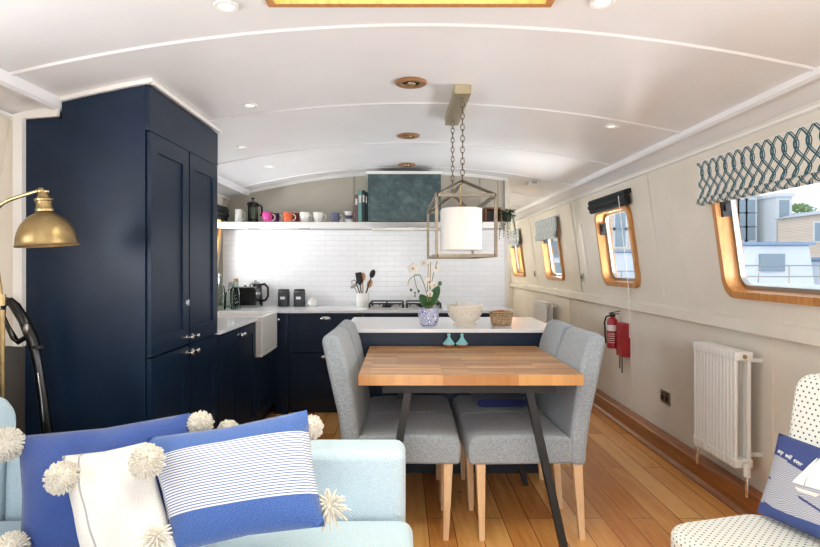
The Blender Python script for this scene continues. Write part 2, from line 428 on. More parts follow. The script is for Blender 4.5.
def ring(mb, o, u, v, n, outer, inner, d0, d1):
    o, u, v, n = map(Vector, (o, u, v, n)); k = len(outer)
    L = [[mb.b.verts.new(o+u*p[0]+v*p[1]+n*d) for p in pts] for pts, d in ((outer, d0), (inner, d0), (inner, d1), (outer, d1))]
    for a in range(4):
        A, B = L[a], L[(a+1) % 4]
        for i in range(k): mb.b.faces.new((A[i], A[(i+1) % k], B[(i+1) % k], B[i]))
    return mb
ST = 'structure'
Y0, Y1 = -1.9, 9.75          # rear door end and far corridor end
YB, XB = 5.71, 1.03          # kitchen back wall
def arch(x): return 2.232+.012*x-.075*x*x

# ------------------------------------------------------------------ the boat's shell
MB().box(-1.95, 1.95, Y0-.1, Y1+.1, -.06, 0).build('floor', 'floor', kind=ST)
SX = (-.45, .505); SY = (1.1, 2.0)
mb = MB()
xs = sorted(set([-1.52+3.12*i/30 for i in range(31)]+list(SX)))
ysg = [Y0-.1, SY[0], SY[1], Y1+.1]
for i in range(len(xs)-1):
    for j in range(3):
        a, b = xs[i], xs[i+1]
        if j == 1 and a >= SX[0]-1e-6 and b <= SX[1]+1e-6: continue
        mb.poly([(a, ysg[j], arch(a)), (b, ysg[j], arch(b)), (b, ysg[j+1], arch(b)), (a, ysg[j+1], arch(a))])
mb.build('ceiling', 'ceiling', kind=ST, merge=True)
for s_ in (1, -1):            # stepped cornice on each side
    e = 1.58 if s_ > 0 else 1.50; zz = 2.025 if s_ > 0 else 1.99
    mb = MB().prism([(s_*e, arch(s_*e)+.015), (s_*e, zz+.012), (s_*(e+.012), zz), (s_*(e+.04), zz), (s_*(e+.04), zz+.008), (s_*1.78, 1.965), (s_*1.78, 2.05)], Y0-.1, Y1+.1)
    mb.build('trim_1' if s_ > 0 else 'trim_2', 'ceiling', kind=ST)
    MB().prism([(s_*1.725, 1.975), (s_*1.70, 1.968), (s_*1.70, 1.955), (s_*1.735, 1.945)], Y0-.1, Y1+.1).build('trim_3' if s_ > 0 else 'trim_4', 'white', kind=ST)
n = 5
for yr in (-1.0, .08, 1.16-.12, 2.23, 3.30, 4.37, 5.44, 6.51, 7.58, 8.65):
    mb = MB(); K = 24
    for i in range(K):
        a, b = -1.5+3.08*i/K, -1.5+3.08*(i+1)/K
        for (y_a, y_b, h0, h1) in ((yr-.017, yr-.008, 0, .007), (yr-.008, yr+.008, .007, .007), (yr+.008, yr+.017, .007, 0)):
            mb.poly([(a, y_a, arch(a)-h0), (b, y_a, arch(b)-h0), (b, y_b, arch(b)-h1), (a, y_b, arch(a)-h1)])
    mb.build('trim_%d' % n, 'ceiling', kind=ST, merge=True); n += 1
# leaning upper side walls with window holes
SL = Vector((-.137, 0, .9906)); NO = Vector((.9906, 0, .137))
def wp(s, y, t, d=0):
    p = Vector((1.85, y, 1.0))+SL*t+NO*d; return Vector((s*p.x, p.y, p.z))
TT = 1.0
WR = [(-.95, .1), (.45, 1.4), (2.22, 3.25), (4.42, 5.20), (6.48, 7.27), (8.55, 9.38)]
WL = [(-.95, .1), (.55, 1.75), (4.55, 5.58)]
T0, T1 = .135, .80
def side_wall(s, wins, name):
    mb = MB(); ys = sorted(set([Y0-.1, Y1+.1]+[v for w in wins for v in (w[0]+.025, w[1]-.025)])); ts = [0, T0+.025, T1-.025, TT]
    for i in range(len(ys)-1):
        for j in range(3):
            if j == 1 and any(abs(ys[i]-(w[0]+.025)) < 1e-6 for w in wins): continue
            mb.poly([wp(s, ys[i], ts[j]), wp(s, ys[i+1], ts[j]), wp(s, ys[i+1], ts[j+1]), wp(s, ys[i], ts[j+1])])
            mb.poly([wp(s, ys[i], ts[j], .1), wp(s, ys[i+1], ts[j], .1), wp(s, ys[i+1], ts[j+1], .1), wp(s, ys[i], ts[j+1], .1)])
    if s > 0: mb.box(1.87, 1.95, Y0-.1, Y1+.1, 0, 1.0)
    else: mb.box(-1.95, -1.87, Y0-.1, Y1+.1, 0, 1.0)
    mb.build(name, 'wall', kind=ST)
    MB().prism([(s*1.88, 1.035), (s*1.845, 1.03), (s*1.82, 1.015), (s*1.82, .955), (s*1.83, .945), (s*1.88, .94)], Y0-.1, Y1+.1).build('ledge_trim_right' if s > 0 else 'ledge_trim_left', 'wall', kind=ST)
side_wall(1, WR, 'wall_right'); side_wall(-1, WL, 'wall_left')
bpy.data.objects['ledge_trim_right'].name = 'trim_15'; bpy.data.objects['ledge_trim_left'].name = 'trim_16'
# baseboard: boxed-in oak skirting with a quadrant bead
for s, nm, ya, yb in ((1, 'baseboard_right', Y0, Y1), (-1, 'baseboard_left', Y0, 2.0)):
    mb = MB().prism([(s*1.9, 0), (s*1.765, 0), (s*1.765, .012), (s*1.785, .03), (s*1.785, .118), (s*1.80, .128), (s*1.9, .128)], ya, yb)
    mb.build(nm, 'skirting', kind=ST)
# panel joint strips on the right wall, upper and lower
n = 17
for y in (4.08, 5.93, 7.85, 2.0):
    mb = MB(); u = Vector((0, 1, 0))
    o = wp(1, y, 0)
    mb.obox(o, u, SL, NO, (-.016, .016), (.03, .96), (-.006, 0)); mb.build('trim_%d' % n, 'wall', kind=ST); n += 1
for y in (2.93, 4.72, 6.45):
    MB().box(1.862, 1.87, y-.012, y+.012, .128, .945).build('trim_%d' % n, 'wall', kind=ST); n += 1
MB().obox(wp(1, 5.66, 0), (0, 1, 0), SL, NO, (-.014, .014), (.22, .72), (-.014, 0)).build('trim_%d' % n, 'white', kind=ST); n += 1
MB().box(-1.695, -1.655, 2.525, 2.553, .955, 1.95).build('trim_%d' % n, 'white', kind=ST); n += 1
MB().box(-1.88, -1.695, 2.54, 2.553, .955, 1.97).build('trim_%d' % n, 'wall', kind=ST); n += 1
MB().box(-1.87, -1.84, 1.6, 2.55, 0, .95).build('trim_%d' % n, 'navy', kind=ST); n += 1
MB().box(-1.83, -1.80, 1.95, 2.55, .955, 1.0).build('trim_%d' % n, 'wall', kind=ST); n += 1
# windows
def window(i, s, w):
    H = holder('window_%d' % i, wp(s, (w[0]+w[1])/2, T0)); wd = w[1]-w[0]; ht = T1-T0
    o = wp(s, (w[0]+w[1])/2, (T0+T1)/2); u = Vector((0, 1, 0)); v = Vector((s*SL.x, 0, SL.z)); nn = Vector((s*NO.x, 0, NO.z))
    mb = MB(); ring(mb, o, u, v, nn, rrect(wd, ht, .10), rrect(wd-.076, ht-.076, .08), -.028, .085)
    mb.build('window_frame', 'oakframe', H, smooth=50)
    mb = MB(); ring(mb, o, u, v, nn, rrect(wd-.074, ht-.074, .08), rrect(wd-.12, ht-.12, .06), .048, .075)
    mb.build('window_bead', 'steel', H, smooth=50)
    mb = MB(); ring(mb, o, u, v, nn, rrect(wd-.118, ht-.118, .06), rrect(wd-.122, ht-.122, .06), .058, .059)
    pts = [o+u*p[0]+v*p[1]+nn*.06 for p in rrect(wd-.12, ht-.12, .06)]
    mb.poly(pts); mb.build('window_pane', 'glass', H)
    mb = MB(); mb.obox(o, u, v, nn, (wd/2-.055, wd/2-.035), (ht/2-.22, ht/2-.12), (.0, .05)); mb.obox(o, u, v, nn, (wd/2-.075, wd/2-.05), (ht/2-.19, ht/2-.15), (.01, .04))
    mb.build('window_latch', 'black_matte', H)
for i, w in enumerate(WR): window(i+1, 1, w)
for i, w in enumerate(WL): window(i+7, -1, w)
# kitchen back wall, corridor side, corridor end, rear wall with unseen glazed doors added for light
ax_ = [-1.5+3.0*i/24 for i in range(25)]
def cross(x0, x1, y0, y1, name, m, z0=0, inset=0):
    pts = [(x0, z0), (x1, z0)]
    if x1 > 1.5: pts += [(1.87, .95), (1.85, 1.0), (1.715, 1.98), (1.60, 2.035)]
    pts += [(x, arch(x)-inset) for x in sorted([a for a in ax_ if x0 < a < x1 and abs(a) <= 1.5]+([x1] if x1 < 1.5 else []), reverse=True)]
    if x0 < -1.5: pts += [(-1.5, 2.0), (-1.715, 1.98), (-1.85, 1.0), (-1.87, .95)]
    return MB().prism(pts, y0, y1).build(name, m, kind=ST)
cross(-1.88, XB, YB, YB+.08, 'wall_back', 'greige')
MB().box(XB-.06, XB, YB+.08, Y1, 0, 2.165).build('wall_corridor', 'wall', kind=ST)
cross(-1.88, 1.88, Y1, Y1+.08, 'wall_end', 'wall')
mb = MB()
for a, b, z0, z1 in ((-1.9, -.72, 0, 2.3), (.72, 1.9, 0, 2.3), (-.72, .72, 2.02, 2.3)): mb.box(a, b, Y0-.08, Y0, z0, z1)
mb.build('wall_rear', 'wall', kind=ST)
H = holder('door_1', (0, Y0, 0))
for a, b in ((-.72, 0), (0, .72)):
    mb = MB(); ring(mb, ((a+b)/2, Y0, 1.01), (1, 0, 0), (0, 0, 1), (0, 1, 0), [(-.36, -1.01), (.36, -1.01), (.36, 1.01), (-.36, 1.01)], [(-.28, -.9), (.28, -.9), (.28, .92), (-.28, .92)], -.05, 0)
    mb.build('door_frame', 'oakframe', H); MB().box(a+.07, b-.07, Y0-.03, Y0-.025, .1, 1.94).build('door_pane', 'glass', H)
# back wall trims: arched bead, vertical strips, tiled splashback
mb = MB()
pts = [(-1.5+2.53*i/30) for i in range(31)]
for a, b in zip(pts, pts[1:]):
    mb.obox((a, YB-.022, arch(a)-.03), Vector((b-a, 0, arch(b)-arch(a))), (0, 1, 0), (0, 0, 1), (0, 1), (0, .022), (0, .03))
mb.build('trim_%d' % n, 'white', kind=ST); n += 1
for x in (-.49, .50, .78, .96):
    MB().box(x-.012, x+.012, YB-.008, YB, 1.72, arch(x)-.03).build('trim_%d' % n, 'greige', kind=ST); n += 1
MB().box(-1.76, XB-.002, YB-.014, YB, .911, 1.655).build('wall_back_tiles', 'tile', kind=ST)
MB().box(XB-.02, XB+.02, YB-.02, YB+.09, 0, arch(XB)).build('trim_%d' % n, 'wall', kind=ST); n += 1
# skylight: oak kerb round the opening and a glazed top
H = holder('window_10', (0, 1.5, 2.2)); mb = MB(); e = .03
ring(mb, ((SX[0]+SX[1])/2, (SY[0]+SY[1])/2, 2.205), (1, 0, 0), (0, 1, 0), (0, 0, 1), [(-.49, -.465), (.49, -.465), (.49, .465), (-.49, .465)], [(-.462, -.437), (.462, -.437), (.462, .437), (-.462, .437)], 0, .07)
mb.build('skylight_frame', 'oakframe', H); MB().box(SX[0]+.01, SX[1]-.01, SY[0]+.01, SY[1]-.01, 2.208, 2.212).build('skylight_pane', 'skypane', H)

# ------------------------------------------------------------------ ceiling fittings
vent_l = ['oak ringed ceiling vent nearest the skylight, biggest of three', 'oak ringed ceiling vent between the nearest and the farthest one', 'oak ringed ceiling vent nearest the dark extractor cladding, smallest looking']
for y, lb in zip((2.92, 4.12, 5.30), vent_l):
    x = .045; z = arch(x); r = thing('ceiling_vent', lb, 'ceiling vent', (x, y, z), 0, 'round oak vents along the ceiling')
    MB().lathe((x, y, z), [(.045, 0), (.08, 0), (.082, -.006), (.075, -.013), (.05, -.013), (.045, -.008), (.045, 0)], 32).build('ring', 'oakring', r)
    MB().lathe((x, y, z), [(0, -.004), (.046, -.004), (.046, -.001), (0, -.001)], 24).build('cowl', 'black_matte', r)
    MB().lathe((x, y, z), [(0, -.017), (.024, -.016), (.026, -.011), (.01, -.009), (.01, -.004), (0, -.004)], 20).build('knob', 'brass', r)
dl = [(-.6, 1.98, 'recessed ceiling downlight left of the skylight'), (.68, 1.97, 'recessed ceiling downlight right of the skylight'),
      (-.82, 3.12, 'recessed ceiling downlight above the tall cupboard top corner'), (1.24, 3.42, 'recessed ceiling downlight above the second window from the right'),
      (-1.11, 4.0, 'recessed ceiling downlight just beyond the tall cupboard'), (-1.1, 4.8, 'recessed ceiling downlight nearest the back wall over the worktop')]
for x, y, lb in dl:
    z = arch(x); r = thing('downlight', lb, 'ceiling light', (x, y, z), 0, 'recessed ceiling downlights')
    MB().lathe((x, y, z), [(.028, -.001), (.042, -.001), (.044, -.005), (.040, -.008), (.028, -.006), (.028, -.001)], 24).build('bezel', 'white', r)
    MB().lathe((x, y, z), [(0, -.003), (.029, -.003), (.029, -.001), (0, -.001)], 20).build('lens', 'downlight', r)
r = thing('smoke_alarm', 'small square white alarm box on the ceiling near the corridor', 'smoke alarm', (1.27, 5.62, arch(1.27)))
MB().box(1.215, 1.325, 5.57, 5.67, arch(1.27)-.042, arch(1.325)).build('housing', 'plastic_white', r, .008)
MB().box(1.245, 1.295, 5.565, 5.571, arch(1.27)-.034, arch(1.27)-.012).build('grille', 'steel', r)

# ------------------------------------------------------------------ kitchen cabinets
Xf = -1.11
def shaker(mb, o, u, v, nn, w, h, st=.075, th=.02, rec=.009):
    mb.obox(o, u, v, nn, (0, w), (0, h), (-th, -rec))
    mb.obox(o, u, v, nn, (0, st), (0, h), (-rec, 0)); mb.obox(o, u, v, nn, (w-st, w), (0, h), (-rec, 0))
    mb.obox(o, u, v, nn, (st, w-st), (0, st), (-rec, 0)); mb.obox(o, u, v, nn, (st, w-st), (h-st, h), (-rec, 0))
    return mb
def knob(par, p, nn, L=.034, r=.013):
    nn = Vector(nn)
    MB().lathe(p, [(.011, 0), (.011, .004), (.005, .006), (.005, L-.02), (r*.6, L-.016), (r, L-.006), (r*.9, L+.002), (r*.5, L+.007), (0, L+.008)], 16, nn).build('knob', 'chrome', par)
def cup(par, p, u, nn, w=.045):
    u, nn = Vector(u), Vector(nn); p = Vector(p); mb = MB()
    def f(a, b):
        t = pi*a; q = pi/2*b
        return p+u*(-cos(t)*w*(.25+.75*sin(q) if b < 1 else 1))*1.0+Vector((0, 0, 1))*(.018-.03*(1-cos(q)))+nn*(sin(t)*.024*sin(q)+.001)
    mb.grid(f, 14, 6); o = mb.build('cup_handle', 'chrome', par); k = o.modifiers.new('t', 'SOLIDIFY'); k.thickness = .003
# tall cupboard
A, B = 2.555, 3.50
r = thing('tall_cupboard', 'tall navy painted larder cupboard reaching the ceiling on the left', 'cupboard', (-1.42, (A+B)/2, 0))
def topz(x): return arch(x)-.012 if x > -1.5 else (1.962)
pts = [(-1.69, .0), (Xf-.022, 0)]+[(x, topz(x)) for x in (Xf-.022, -1.2, -1.3, -1.4, -1.498)]+[(-1.498, 1.955), (-1.66, 1.955), (-1.66, 0)]
pts = pts[1:]
MB().prism(pts, A, B).build('carcass', 'navy', r)
o_, u_, v_, n_ = Vector((Xf, A, 0)), (0, 1, 0), (0, 0, 1), (1, 0, 0)
wD = (B-A)/2-.02
MB().obox(o_, u_, v_, n_, (0, B-A), (1.905, 2.10), (-.021, -.002)).build('frieze', 'navy', r)
for k in range(2):
    for z0, z1 in ((.902, 1.90), (.11, .893)):
        mb = shaker(MB(), o_+Vector((0, .012+k*(wD+.008+.008), z0)), u_, v_, n_, wD, z1-z0, .08)
        d = mb.build('door', 'navy', r)
        knob(d, (Xf, A+.012+(wD-.035 if k == 0 else wD+.016+.035), z0+.035 if z0 > .5 else z1-.035), n_)
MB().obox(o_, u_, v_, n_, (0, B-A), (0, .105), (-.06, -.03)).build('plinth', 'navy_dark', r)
MB().box(Xf+.0, Xf+.005, 3.005, 3.017, 1.10, 1.13).build('keyhole_plate', 'chrome', r)
for c, (a, b_) in enumerate(((A-.018, A), )):      # white scribe bead along the cupboard top
    mb = MB(); q = [(-1.5, 1.995)]+[(x, arch(x)) for x in (-1.5, -1.4, -1.3, -1.2, Xf+.015)]
    top = [(x, arch(x)+.0) for x in (-1.498, -1.4, -1.3, -1.2, Xf+.015)]; bot = [(x, arch(x)-.018) for x in (Xf+.015, -1.2, -1.3, -1.4, -1.498)]
    mb.prism(top+bot, a, b_); mb.build('trim_%d' % n, 'white', kind=ST); n += 1
    MB().prism([(-1.50, 2.02), (-1.51, 1.962), (-1.73, 1.945), (-1.73, 1.965)], a, b_).build('trim_%d' % n, 'white', kind=ST); n += 1
MB().box(Xf, Xf+.016, A+.0005, B+.02, arch(Xf)-.02, arch(Xf)-.0005).build('trim_%d' % n, 'white', kind=ST); n += 1

def base_unit_left(y0, y1, label, doors, ztop=.875, name='base_cabinet', kn=True):
    r = thing(name, label, 'kitchen cabinet', ((-1.75+Xf)/2, (y0+y1)/2, 0))
    MB().box(-1.78, Xf-.022, y0, y1, .10, ztop+.012).build('carcass', 'navy', r)
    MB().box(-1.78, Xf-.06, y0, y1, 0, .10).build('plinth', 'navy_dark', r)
    w = (y1-y0-.006*(doors+1))/doors
    for k in range(doors):
        d = shaker(MB(), Vector((Xf, y0+.006+k*(w+.006), .11)), (0, 1, 0), (0, 0, 1), (1, 0, 0), w, ztop-.11, min(.07, w*.25)).build('door', 'navy', r)
        if kn: knob(d, (Xf, y0+.006+k*(w+.006)+(w-.03 if k == 0 else .03), ztop-.04), (1, 0, 0))
    return r
base_unit_left(3.505, 4.405, 'navy two door base cabinet right beside the tall cupboard', 2)
r = base_unit_left(4.41, 4.96, 'navy base cabinet under the white butler sink', 1, .595, kn=False)
MB().tube([(Xf, 4.84, .5), (Xf+.035, 4.84, .5)], .005, 8).tube([(Xf+.035, 4.81, .5), (Xf+.035, 4.87, .5)], .007, 8).build('bar_handle', 'chrome', r)
base_unit_left(4.965, 5.10, 'narrow navy base cabinet at the inner corner beside the sink', 1)
# butler sink
r = thing('butler_sink', 'white ceramic butler sink with an exposed front', 'sink', (-1.34, 4.685, .6))
mb = MB(); x0, x1, y0, y1, z0, z1, t = -1.58, -1.065, 4.42, 4.95, .605, .915, .03
mb.box(x0, x1, y0, y1, z0, z0+t); mb.box(x0, x0+t, y0, y1, z0+t, z1); mb.box(x1-t, x1, y0, y1, z0+t, z1); mb.box(x0+t, x1-t, y0, y0+t, z0+t, z1); mb.box(x0+t, x1-t, y1-t, y1, z0+t, z1)
mb.build('basin', 'ceramic', r, .008, 3)
MB().lathe((-1.33, 4.685, z0+t), [(0, .003), (.03, .004), (.04, .001)], 20).build('drain', 'chrome', r)
# back run
Yf = 5.09
def front_unit(x0, x1, label, cat, rows, kn='cup', ztop=.875):
    r = thing('drawer_cabinet' if kn == 'cup' else 'base_cabinet', label, cat, ((x0+x1)/2, (Yf+YB)/2, 0))
    MB().box(x0, x1, Yf+.022, YB-.02, .13, .887).build('carcass', 'navy', r)
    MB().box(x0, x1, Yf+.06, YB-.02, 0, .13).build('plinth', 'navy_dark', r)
    for z0, z1 in rows:
        d = shaker(MB(), Vector((x1-.006, Yf, z0)), (-1, 0, 0), (0, 0, 1), (0, -1, 0), x1-x0-.012, z1-z0, .075).build('drawer' if kn == 'cup' else 'door', 'navy', r)
        xc = (x0+x1)/2
        if kn == 'cup': cup(d, (xc, Yf-.001, z1-.03), (1, 0, 0), (0, -1, 0), .05)
        else: knob(d, (x0+.07, Yf, z1-.03), (0, -1, 0))
    return r
MB().box(Xf-.01, -1.0, Yf-.0, Yf+.022, 0.0, .887).build('trim_%d' % n, 'navy', kind=ST); n += 1
front_unit(-1.0, -.34, 'navy pan drawer cabinet with two deep drawers in the corner', 'kitchen cabinet', ((.165, .535), (.545, .875)))
front_unit(-.335, .275, 'navy base cabinet below the gas hob', 'kitchen cabinet', ((.14, .875),), 'knob')
front_unit(.28, .96, 'navy base cabinet at the right end of the back run', 'kitchen cabinet', ((.14, .875),), 'knob')
mb = MB(); mb.box(-1.80, Xf+.012, 3.503, 4.418, .889, .913); mb.box(-1.80, -1.582, 4.418, 4.952, .889, .913)
mb.box(-1.80, Xf+.012, 4.952, YB-.015, .889, .913); mb.box(Xf+.012, .985, Yf-.015, YB-.015, .889, .913)
tag(mb.build('worktop', 'quartz'), 'white L-shaped kitchen worktop running round the corner', 'worktop')
# island
r = thing('kitchen_island', 'navy kitchen island with a white top behind the dining table', 'kitchen island', (.32, 4.0, 0))
MB().box(-.33, .955, 3.625, 4.38, .06, .887).build('body', 'navy', r)
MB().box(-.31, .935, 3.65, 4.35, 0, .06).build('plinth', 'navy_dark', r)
MB().box(-.37, .99, 3.60, 4.44, .889, .912).build('counter', 'quartz', r, .004, 2)
# shelf and hood
tag(MB().box(-1.74, .93, 5.46, YB-.016, 1.66, 1.716).build('wall_shelf', 'white', bevel=.003), 'long white shelf across the back wall', 'shelf')
r = thing('extractor_hood', 'dark teal clad extractor housing above the hob', 'extractor hood', (.03, 5.52, 1.66))
MB().box(-.315, .36, 5.36, 5.69, 1.72, 2.15).build('cladding', 'hood', r)
MB().box(-.335, .38, 5.34, 5.69, 2.15, 2.175).build('cap', 'white', r)
MB().box(-.28, .36, 5.34, 5.455, 1.628, 1.655).build('canopy', 'steel', r)
lights = [(-1.42, 'left'), (-.93, 'middle')]
for x, w_ in lights:
    tag(MB().box(x-.05, x+.05, 5.54, 5.58, 1.652, 1.66).build('shelf_light', 'steel'), 'thin metal light strip under the white shelf, %s one' % w_, 'shelf light', 'lights under the shelf')

# ------------------------------------------------------------------ things on the shelf
Zs = 1.7165
def mug(x, y, m, label, rr=.047, h=.094, ang=0, hm='ceramic', ribs=0, flare=.9, z=Zs, name='mug', cat='mug', grp='mugs and cups on the shelf'):
    r = thing(name, label, cat, (x, y, z), 0, grp); mb = MB()
    prof = [(0, 0), (rr*flare*.85, 0), (rr*flare, .008), (rr*.98, h*.6), (rr, h), (rr*.93, h), (rr*.88, h*.5), (rr*flare*.8, .012), (0, .01)]
    mb.lathe((x, y, z), prof, 24)
    if ribs:
        for v in mb.b.verts:
            a = math.atan2(v.co.y-y, v.co.x-x); k = 1+.04*cos(12*a); v.co.x = x+(v.co.x-x)*k; v.co.y = y+(v.co.y-y)*k
    mb.build('body', m, r)
    d = Vector((cos(ang), sin(ang), 0)); c = Vector((x, y, z+h*.52))
    pts = [c+d*(rr*.9+.03*sin(pi*t/8))+Vector((0, 0, h*.32*cos(pi*t/8))) for t in range(9)]
    MB().tube(pts, .005, 6).build('handle', hm, r)
    return r
# milk jug
r = mug(-1.565, 5.56, 'ceramic', 'small white milk jug at the left end of the shelf', .036, .125, 0, name='milk_jug', cat='jug', flare=1.0, grp=None)
MB().prism([(-1.60, Zs+.118), (-1.612, Zs+.128), (-1.595, Zs+.124)], 5.55, 5.57).build('spout', 'ceramic', r)
# french press
r = thing('cafetiere', 'black and glass cafetiere on the shelf', 'coffee maker', (-1.43, 5.56, Zs)); c = (-1.43, 5.56, Zs)
MB().lathe(c, [(.046, .012), (.046, .17), (.044, .17), (.044, .012), (.046, .012)], 24).build('beaker', 'bottle', r)
mb = MB().lathe(c, [(0, 0), (.052, 0), (.052, .03), (.048, .034), (0, .02)], 24); mb.lathe(c, [(.047, .155), (.05, .155), (.05, .172), (.047, .172), (.047, .155)], 24)
for k in range(4):
    a = pi/4+k*pi/2; mb.box(c[0]+cos(a)*.049-.003, c[0]+cos(a)*.049+.003, c[1]+sin(a)*.049-.003, c[1]+sin(a)*.049+.003, Zs+.03, Zs+.16)
mb.build('frame', 'black', r)
MB().lathe(c, [(.0, .172), (.056, .174), (.056, .186), (.03, .20), (.006, .205), (.006, .222), (.018, .228), (.018, .236), (0, .24)], 24).build('lid', 'black', r)
MB().tube([Vector(c)+Vector(p) for p in ((.048, 0, .165), (.075, 0, .165), (.088, 0, .145), (.088, 0, .09), (.075, 0, .06))], .009, 8).build('handle', 'black', r)
mug(-1.285, 5.54, 'pinkglaze', 'bright magenta mug on the shelf beside the cafetiere')
mug(-1.235, 5.62, 'purple', 'plum dark mug half hidden behind the magenta one')
mug(-1.09, 5.54, 'orange', 'bright orange mug on the shelf')
mug(-1.04, 5.62, 'rust', 'dark red mug half hidden behind the orange one')
mug(-.93, 5.55, 'ceramic', 'ribbed white cup standing nearest the orange mug', .047, .096, pi/5, ribs=1, flare=.7)
mug(-.80, 5.55, 'ceramic', 'ribbed white cup standing nearer the slate blue mug', .047, .096, 0, ribs=1, flare=.7)
mug(-.64, 5.55, 'blueglaze', 'slate blue mug with a white handle on the shelf', .045, .088)
x = -.51
for k, (rr, m, lb) in enumerate(((.048, 'ceramic', 'wide white bowl, lowest of the small stack on the shelf'), (.040, 'blueglaze', 'blue grey bowl in the middle of the small stack'), (.050, 'ceramic', 'flared white bowl topmost of the small stack'))):
    z = Zs+(0, .034, .060)[k]
    tag(MB().lathe((x, 5.56, z), [(0, 0), (rr*.55, 0), (rr*.6, .006), (rr, .032 if k < 2 else .045), (rr*.93, .032 if k < 2 else .045), (rr*.55, .01), (0, .008)], 24).build('bowl', m), lb, 'bowl', 'stacked bowls on the shelf')
bk = [(-.432, .030, .26, 'book1', 'pink brown book, leftmost of the row on the shelf'), (-.398, .034, .295, 'book2', 'pale sea green book between the pink brown and the dark ones'),
      (-.364, .026, .30, 'book3', 'dark teal book standing left of the black one'), (-.337, .020, .285, 'book4', 'black book touching the extractor cladding')]
for x, w, h, m, lb in bk:
    r = thing('book', lb, 'book', (x, 5.55, Zs), 0, 'books in a row on the shelf')
    MB().box(x-w/2, x-w/2+.003, 5.48, 5.64, Zs, Zs+h).box(x+w/2-.003, x+w/2, 5.48, 5.64, Zs, Zs+h).box(x-w/2+.003, x+w/2-.003, 5.48, 5.484, Zs, Zs+h).build('cover', m, r)
    MB().box(x-w/2+.003, x+w/2-.003, 5.484, 5.635, Zs+.002, Zs+h-.004).build('pages', 'paper', r)
    MB().box(x-w/2+.005, x+w/2-.005, 5.4785, 5.48, Zs+h*.62, Zs+h*.85).build('spine_title', 'label', r)
# crate and trailing plant on the right end
r = thing('wooden_crate', 'small open wooden box at the right end of the shelf', 'box', (.865, 5.58, Zs))
mb = MB(); mb.box(.79, .94, 5.50, 5.66, Zs, Zs+.012); mb.box(.79, .802, 5.50, 5.66, Zs+.012, Zs+.125); mb.box(.928, .94, 5.50, 5.66, Zs+.012, Zs+.125); mb.box(.79, .94, 5.50, 5.66, Zs+.125, Zs+.14); mb.box(.80, .93, 5.648, 5.66, Zs+.012, Zs+.125)
mb.build('box_body', 'cratewood', r)
MB().box(.803, .85, 5.50, 5.62, Zs+.012, Zs+.105).build('spice_tin', 'black_matte', r); MB().box(.87, .90, 5.52, 5.62, Zs+.012, Zs+.095).build('spice_jar', 'blueglaze', r)
P = Vector((.995, 5.50, 1.74))
r = thing('trailing_plant', 'trailing green plant hanging off the right end of the shelf', 'plant', P)
MB().lathe(P, [(0, -.02), (.038, -.02), (.048, .05), (.043, .05), (.03, 0), (0, -.01)], 20).build('pot', 'black_matte', r)
MB().box(.925, 1.0, 5.46, 5.55, 1.715, 1.72).build('bracket', 'steel', r)
lv = MB(); stm = MB()
def leaf(mb, p, d, L, w):
    d = Vector(d).normalized(); s = d.cross(Vector((0, 0, 1))); s = s.normalized() if s.length > .01 else Vector((1, 0, 0)); n_ = s.cross(d)
    vs = [p, p+d*L*.35+s*w+n_*w*.3, p+d*L, p+d*L*.35-s*w+n_*w*.3]
    V = [mb.b.verts.new(q) for q in vs]; c = mb.b.verts.new(p+d*L*.45)
    for i in range(4): mb.b.faces.new((V[i], V[(i+1) % 4], c))
for k in range(260):
    a = random.uniform(0, 2*pi); e = random.uniform(-.4, 1.3); rr = random.uniform(.01, .07)
    p = P+Vector((cos(a)*rr, sin(a)*rr, .04+random.uniform(-.02, .05))); leaf(lv, p, (cos(a), sin(a), e*.6), .028, .011)
for k in range(11):
    a = random.uniform(-.9*pi, .15*pi) ; p = P+Vector((cos(a)*.04, sin(a)*.04, .05)); pts = [p]; L = random.uniform(.10, .27)
    for t in range(8):
        p = p+Vector((cos(a)*.012*(1-t/8)+random.uniform(-.005, .005), sin(a)*.012*(1-t/8), -L/8*(.3 if t == 0 else 1))); pts.append(p)
        for q in range(2): leaf(lv, p, (random.uniform(-1, 1), random.uniform(-1, 1), -.4), .016, .007)
    stm.tube(pts, .0015, 4)
lv.build('foliage', 'dark_green', r); stm.build('stems', 'stem', r)

# ------------------------------------------------------------------ worktop things
Zw = .9135
def bottle(x, y, h, rr, neck, label, m='bottle', cork=False):
    r = thing('glass_bottle', label, 'bottle', (x, y, Zw), 0, 'glass bottles on the worktop')
    MB().lathe((x, y, Zw), [(0, 0), (rr, 0), (rr, h*.55), (rr*.9, h*.65), (neck, h*.82), (neck, h*.97), (neck*1.15, h), (neck*.8, h), (neck*.75, h*.82), (rr*.85, h*.6), (rr*.9, .01), (0, .008)], 24).build('body', m, r)
    MB().lathe((x, y, Zw), [(0, h*.97), (neck*.8, h*.97), (neck*1.0, h+.02), (0, h+.02)], 16).build('stopper', 'cork' if cork else 'steel', r)
bottle(-1.60, 5.10, .30, .045, .014, 'tall thin necked clear glass bottle beside the tall cupboard')
bottle(-1.56, 5.28, .22, .05, .02, 'squat clear glass bottle between the two other bottles')
bottle(-1.49, 5.20, .255, .042, .022, 'clear glass bottle with a cork stopper beside the toaster', cork=True)
r = thing('toaster', 'black two slot toaster on the worktop corner', 'toaster', (-1.475, 5.46, Zw), 0)
pr = [(-1.595, Zw+.02), (-1.355, Zw+.02), (-1.355, Zw+.17), (-1.372, Zw+.19), (-1.578, Zw+.19), (-1.595, Zw+.17)]
MB().prism(pr, 5.37, 5.53).build('body', 'black', r, .008, 3)
MB().box(-1.60, -1.35, 5.365, 5.535, Zw, Zw+.022).build('base_band', 'steel', r)
MB().box(-1.57, -1.38, 5.40, 5.42, Zw+.188, Zw+.1925).box(-1.57, -1.38, 5.47, 5.49, Zw+.188, Zw+.1925).build('slots', 'steel', r)
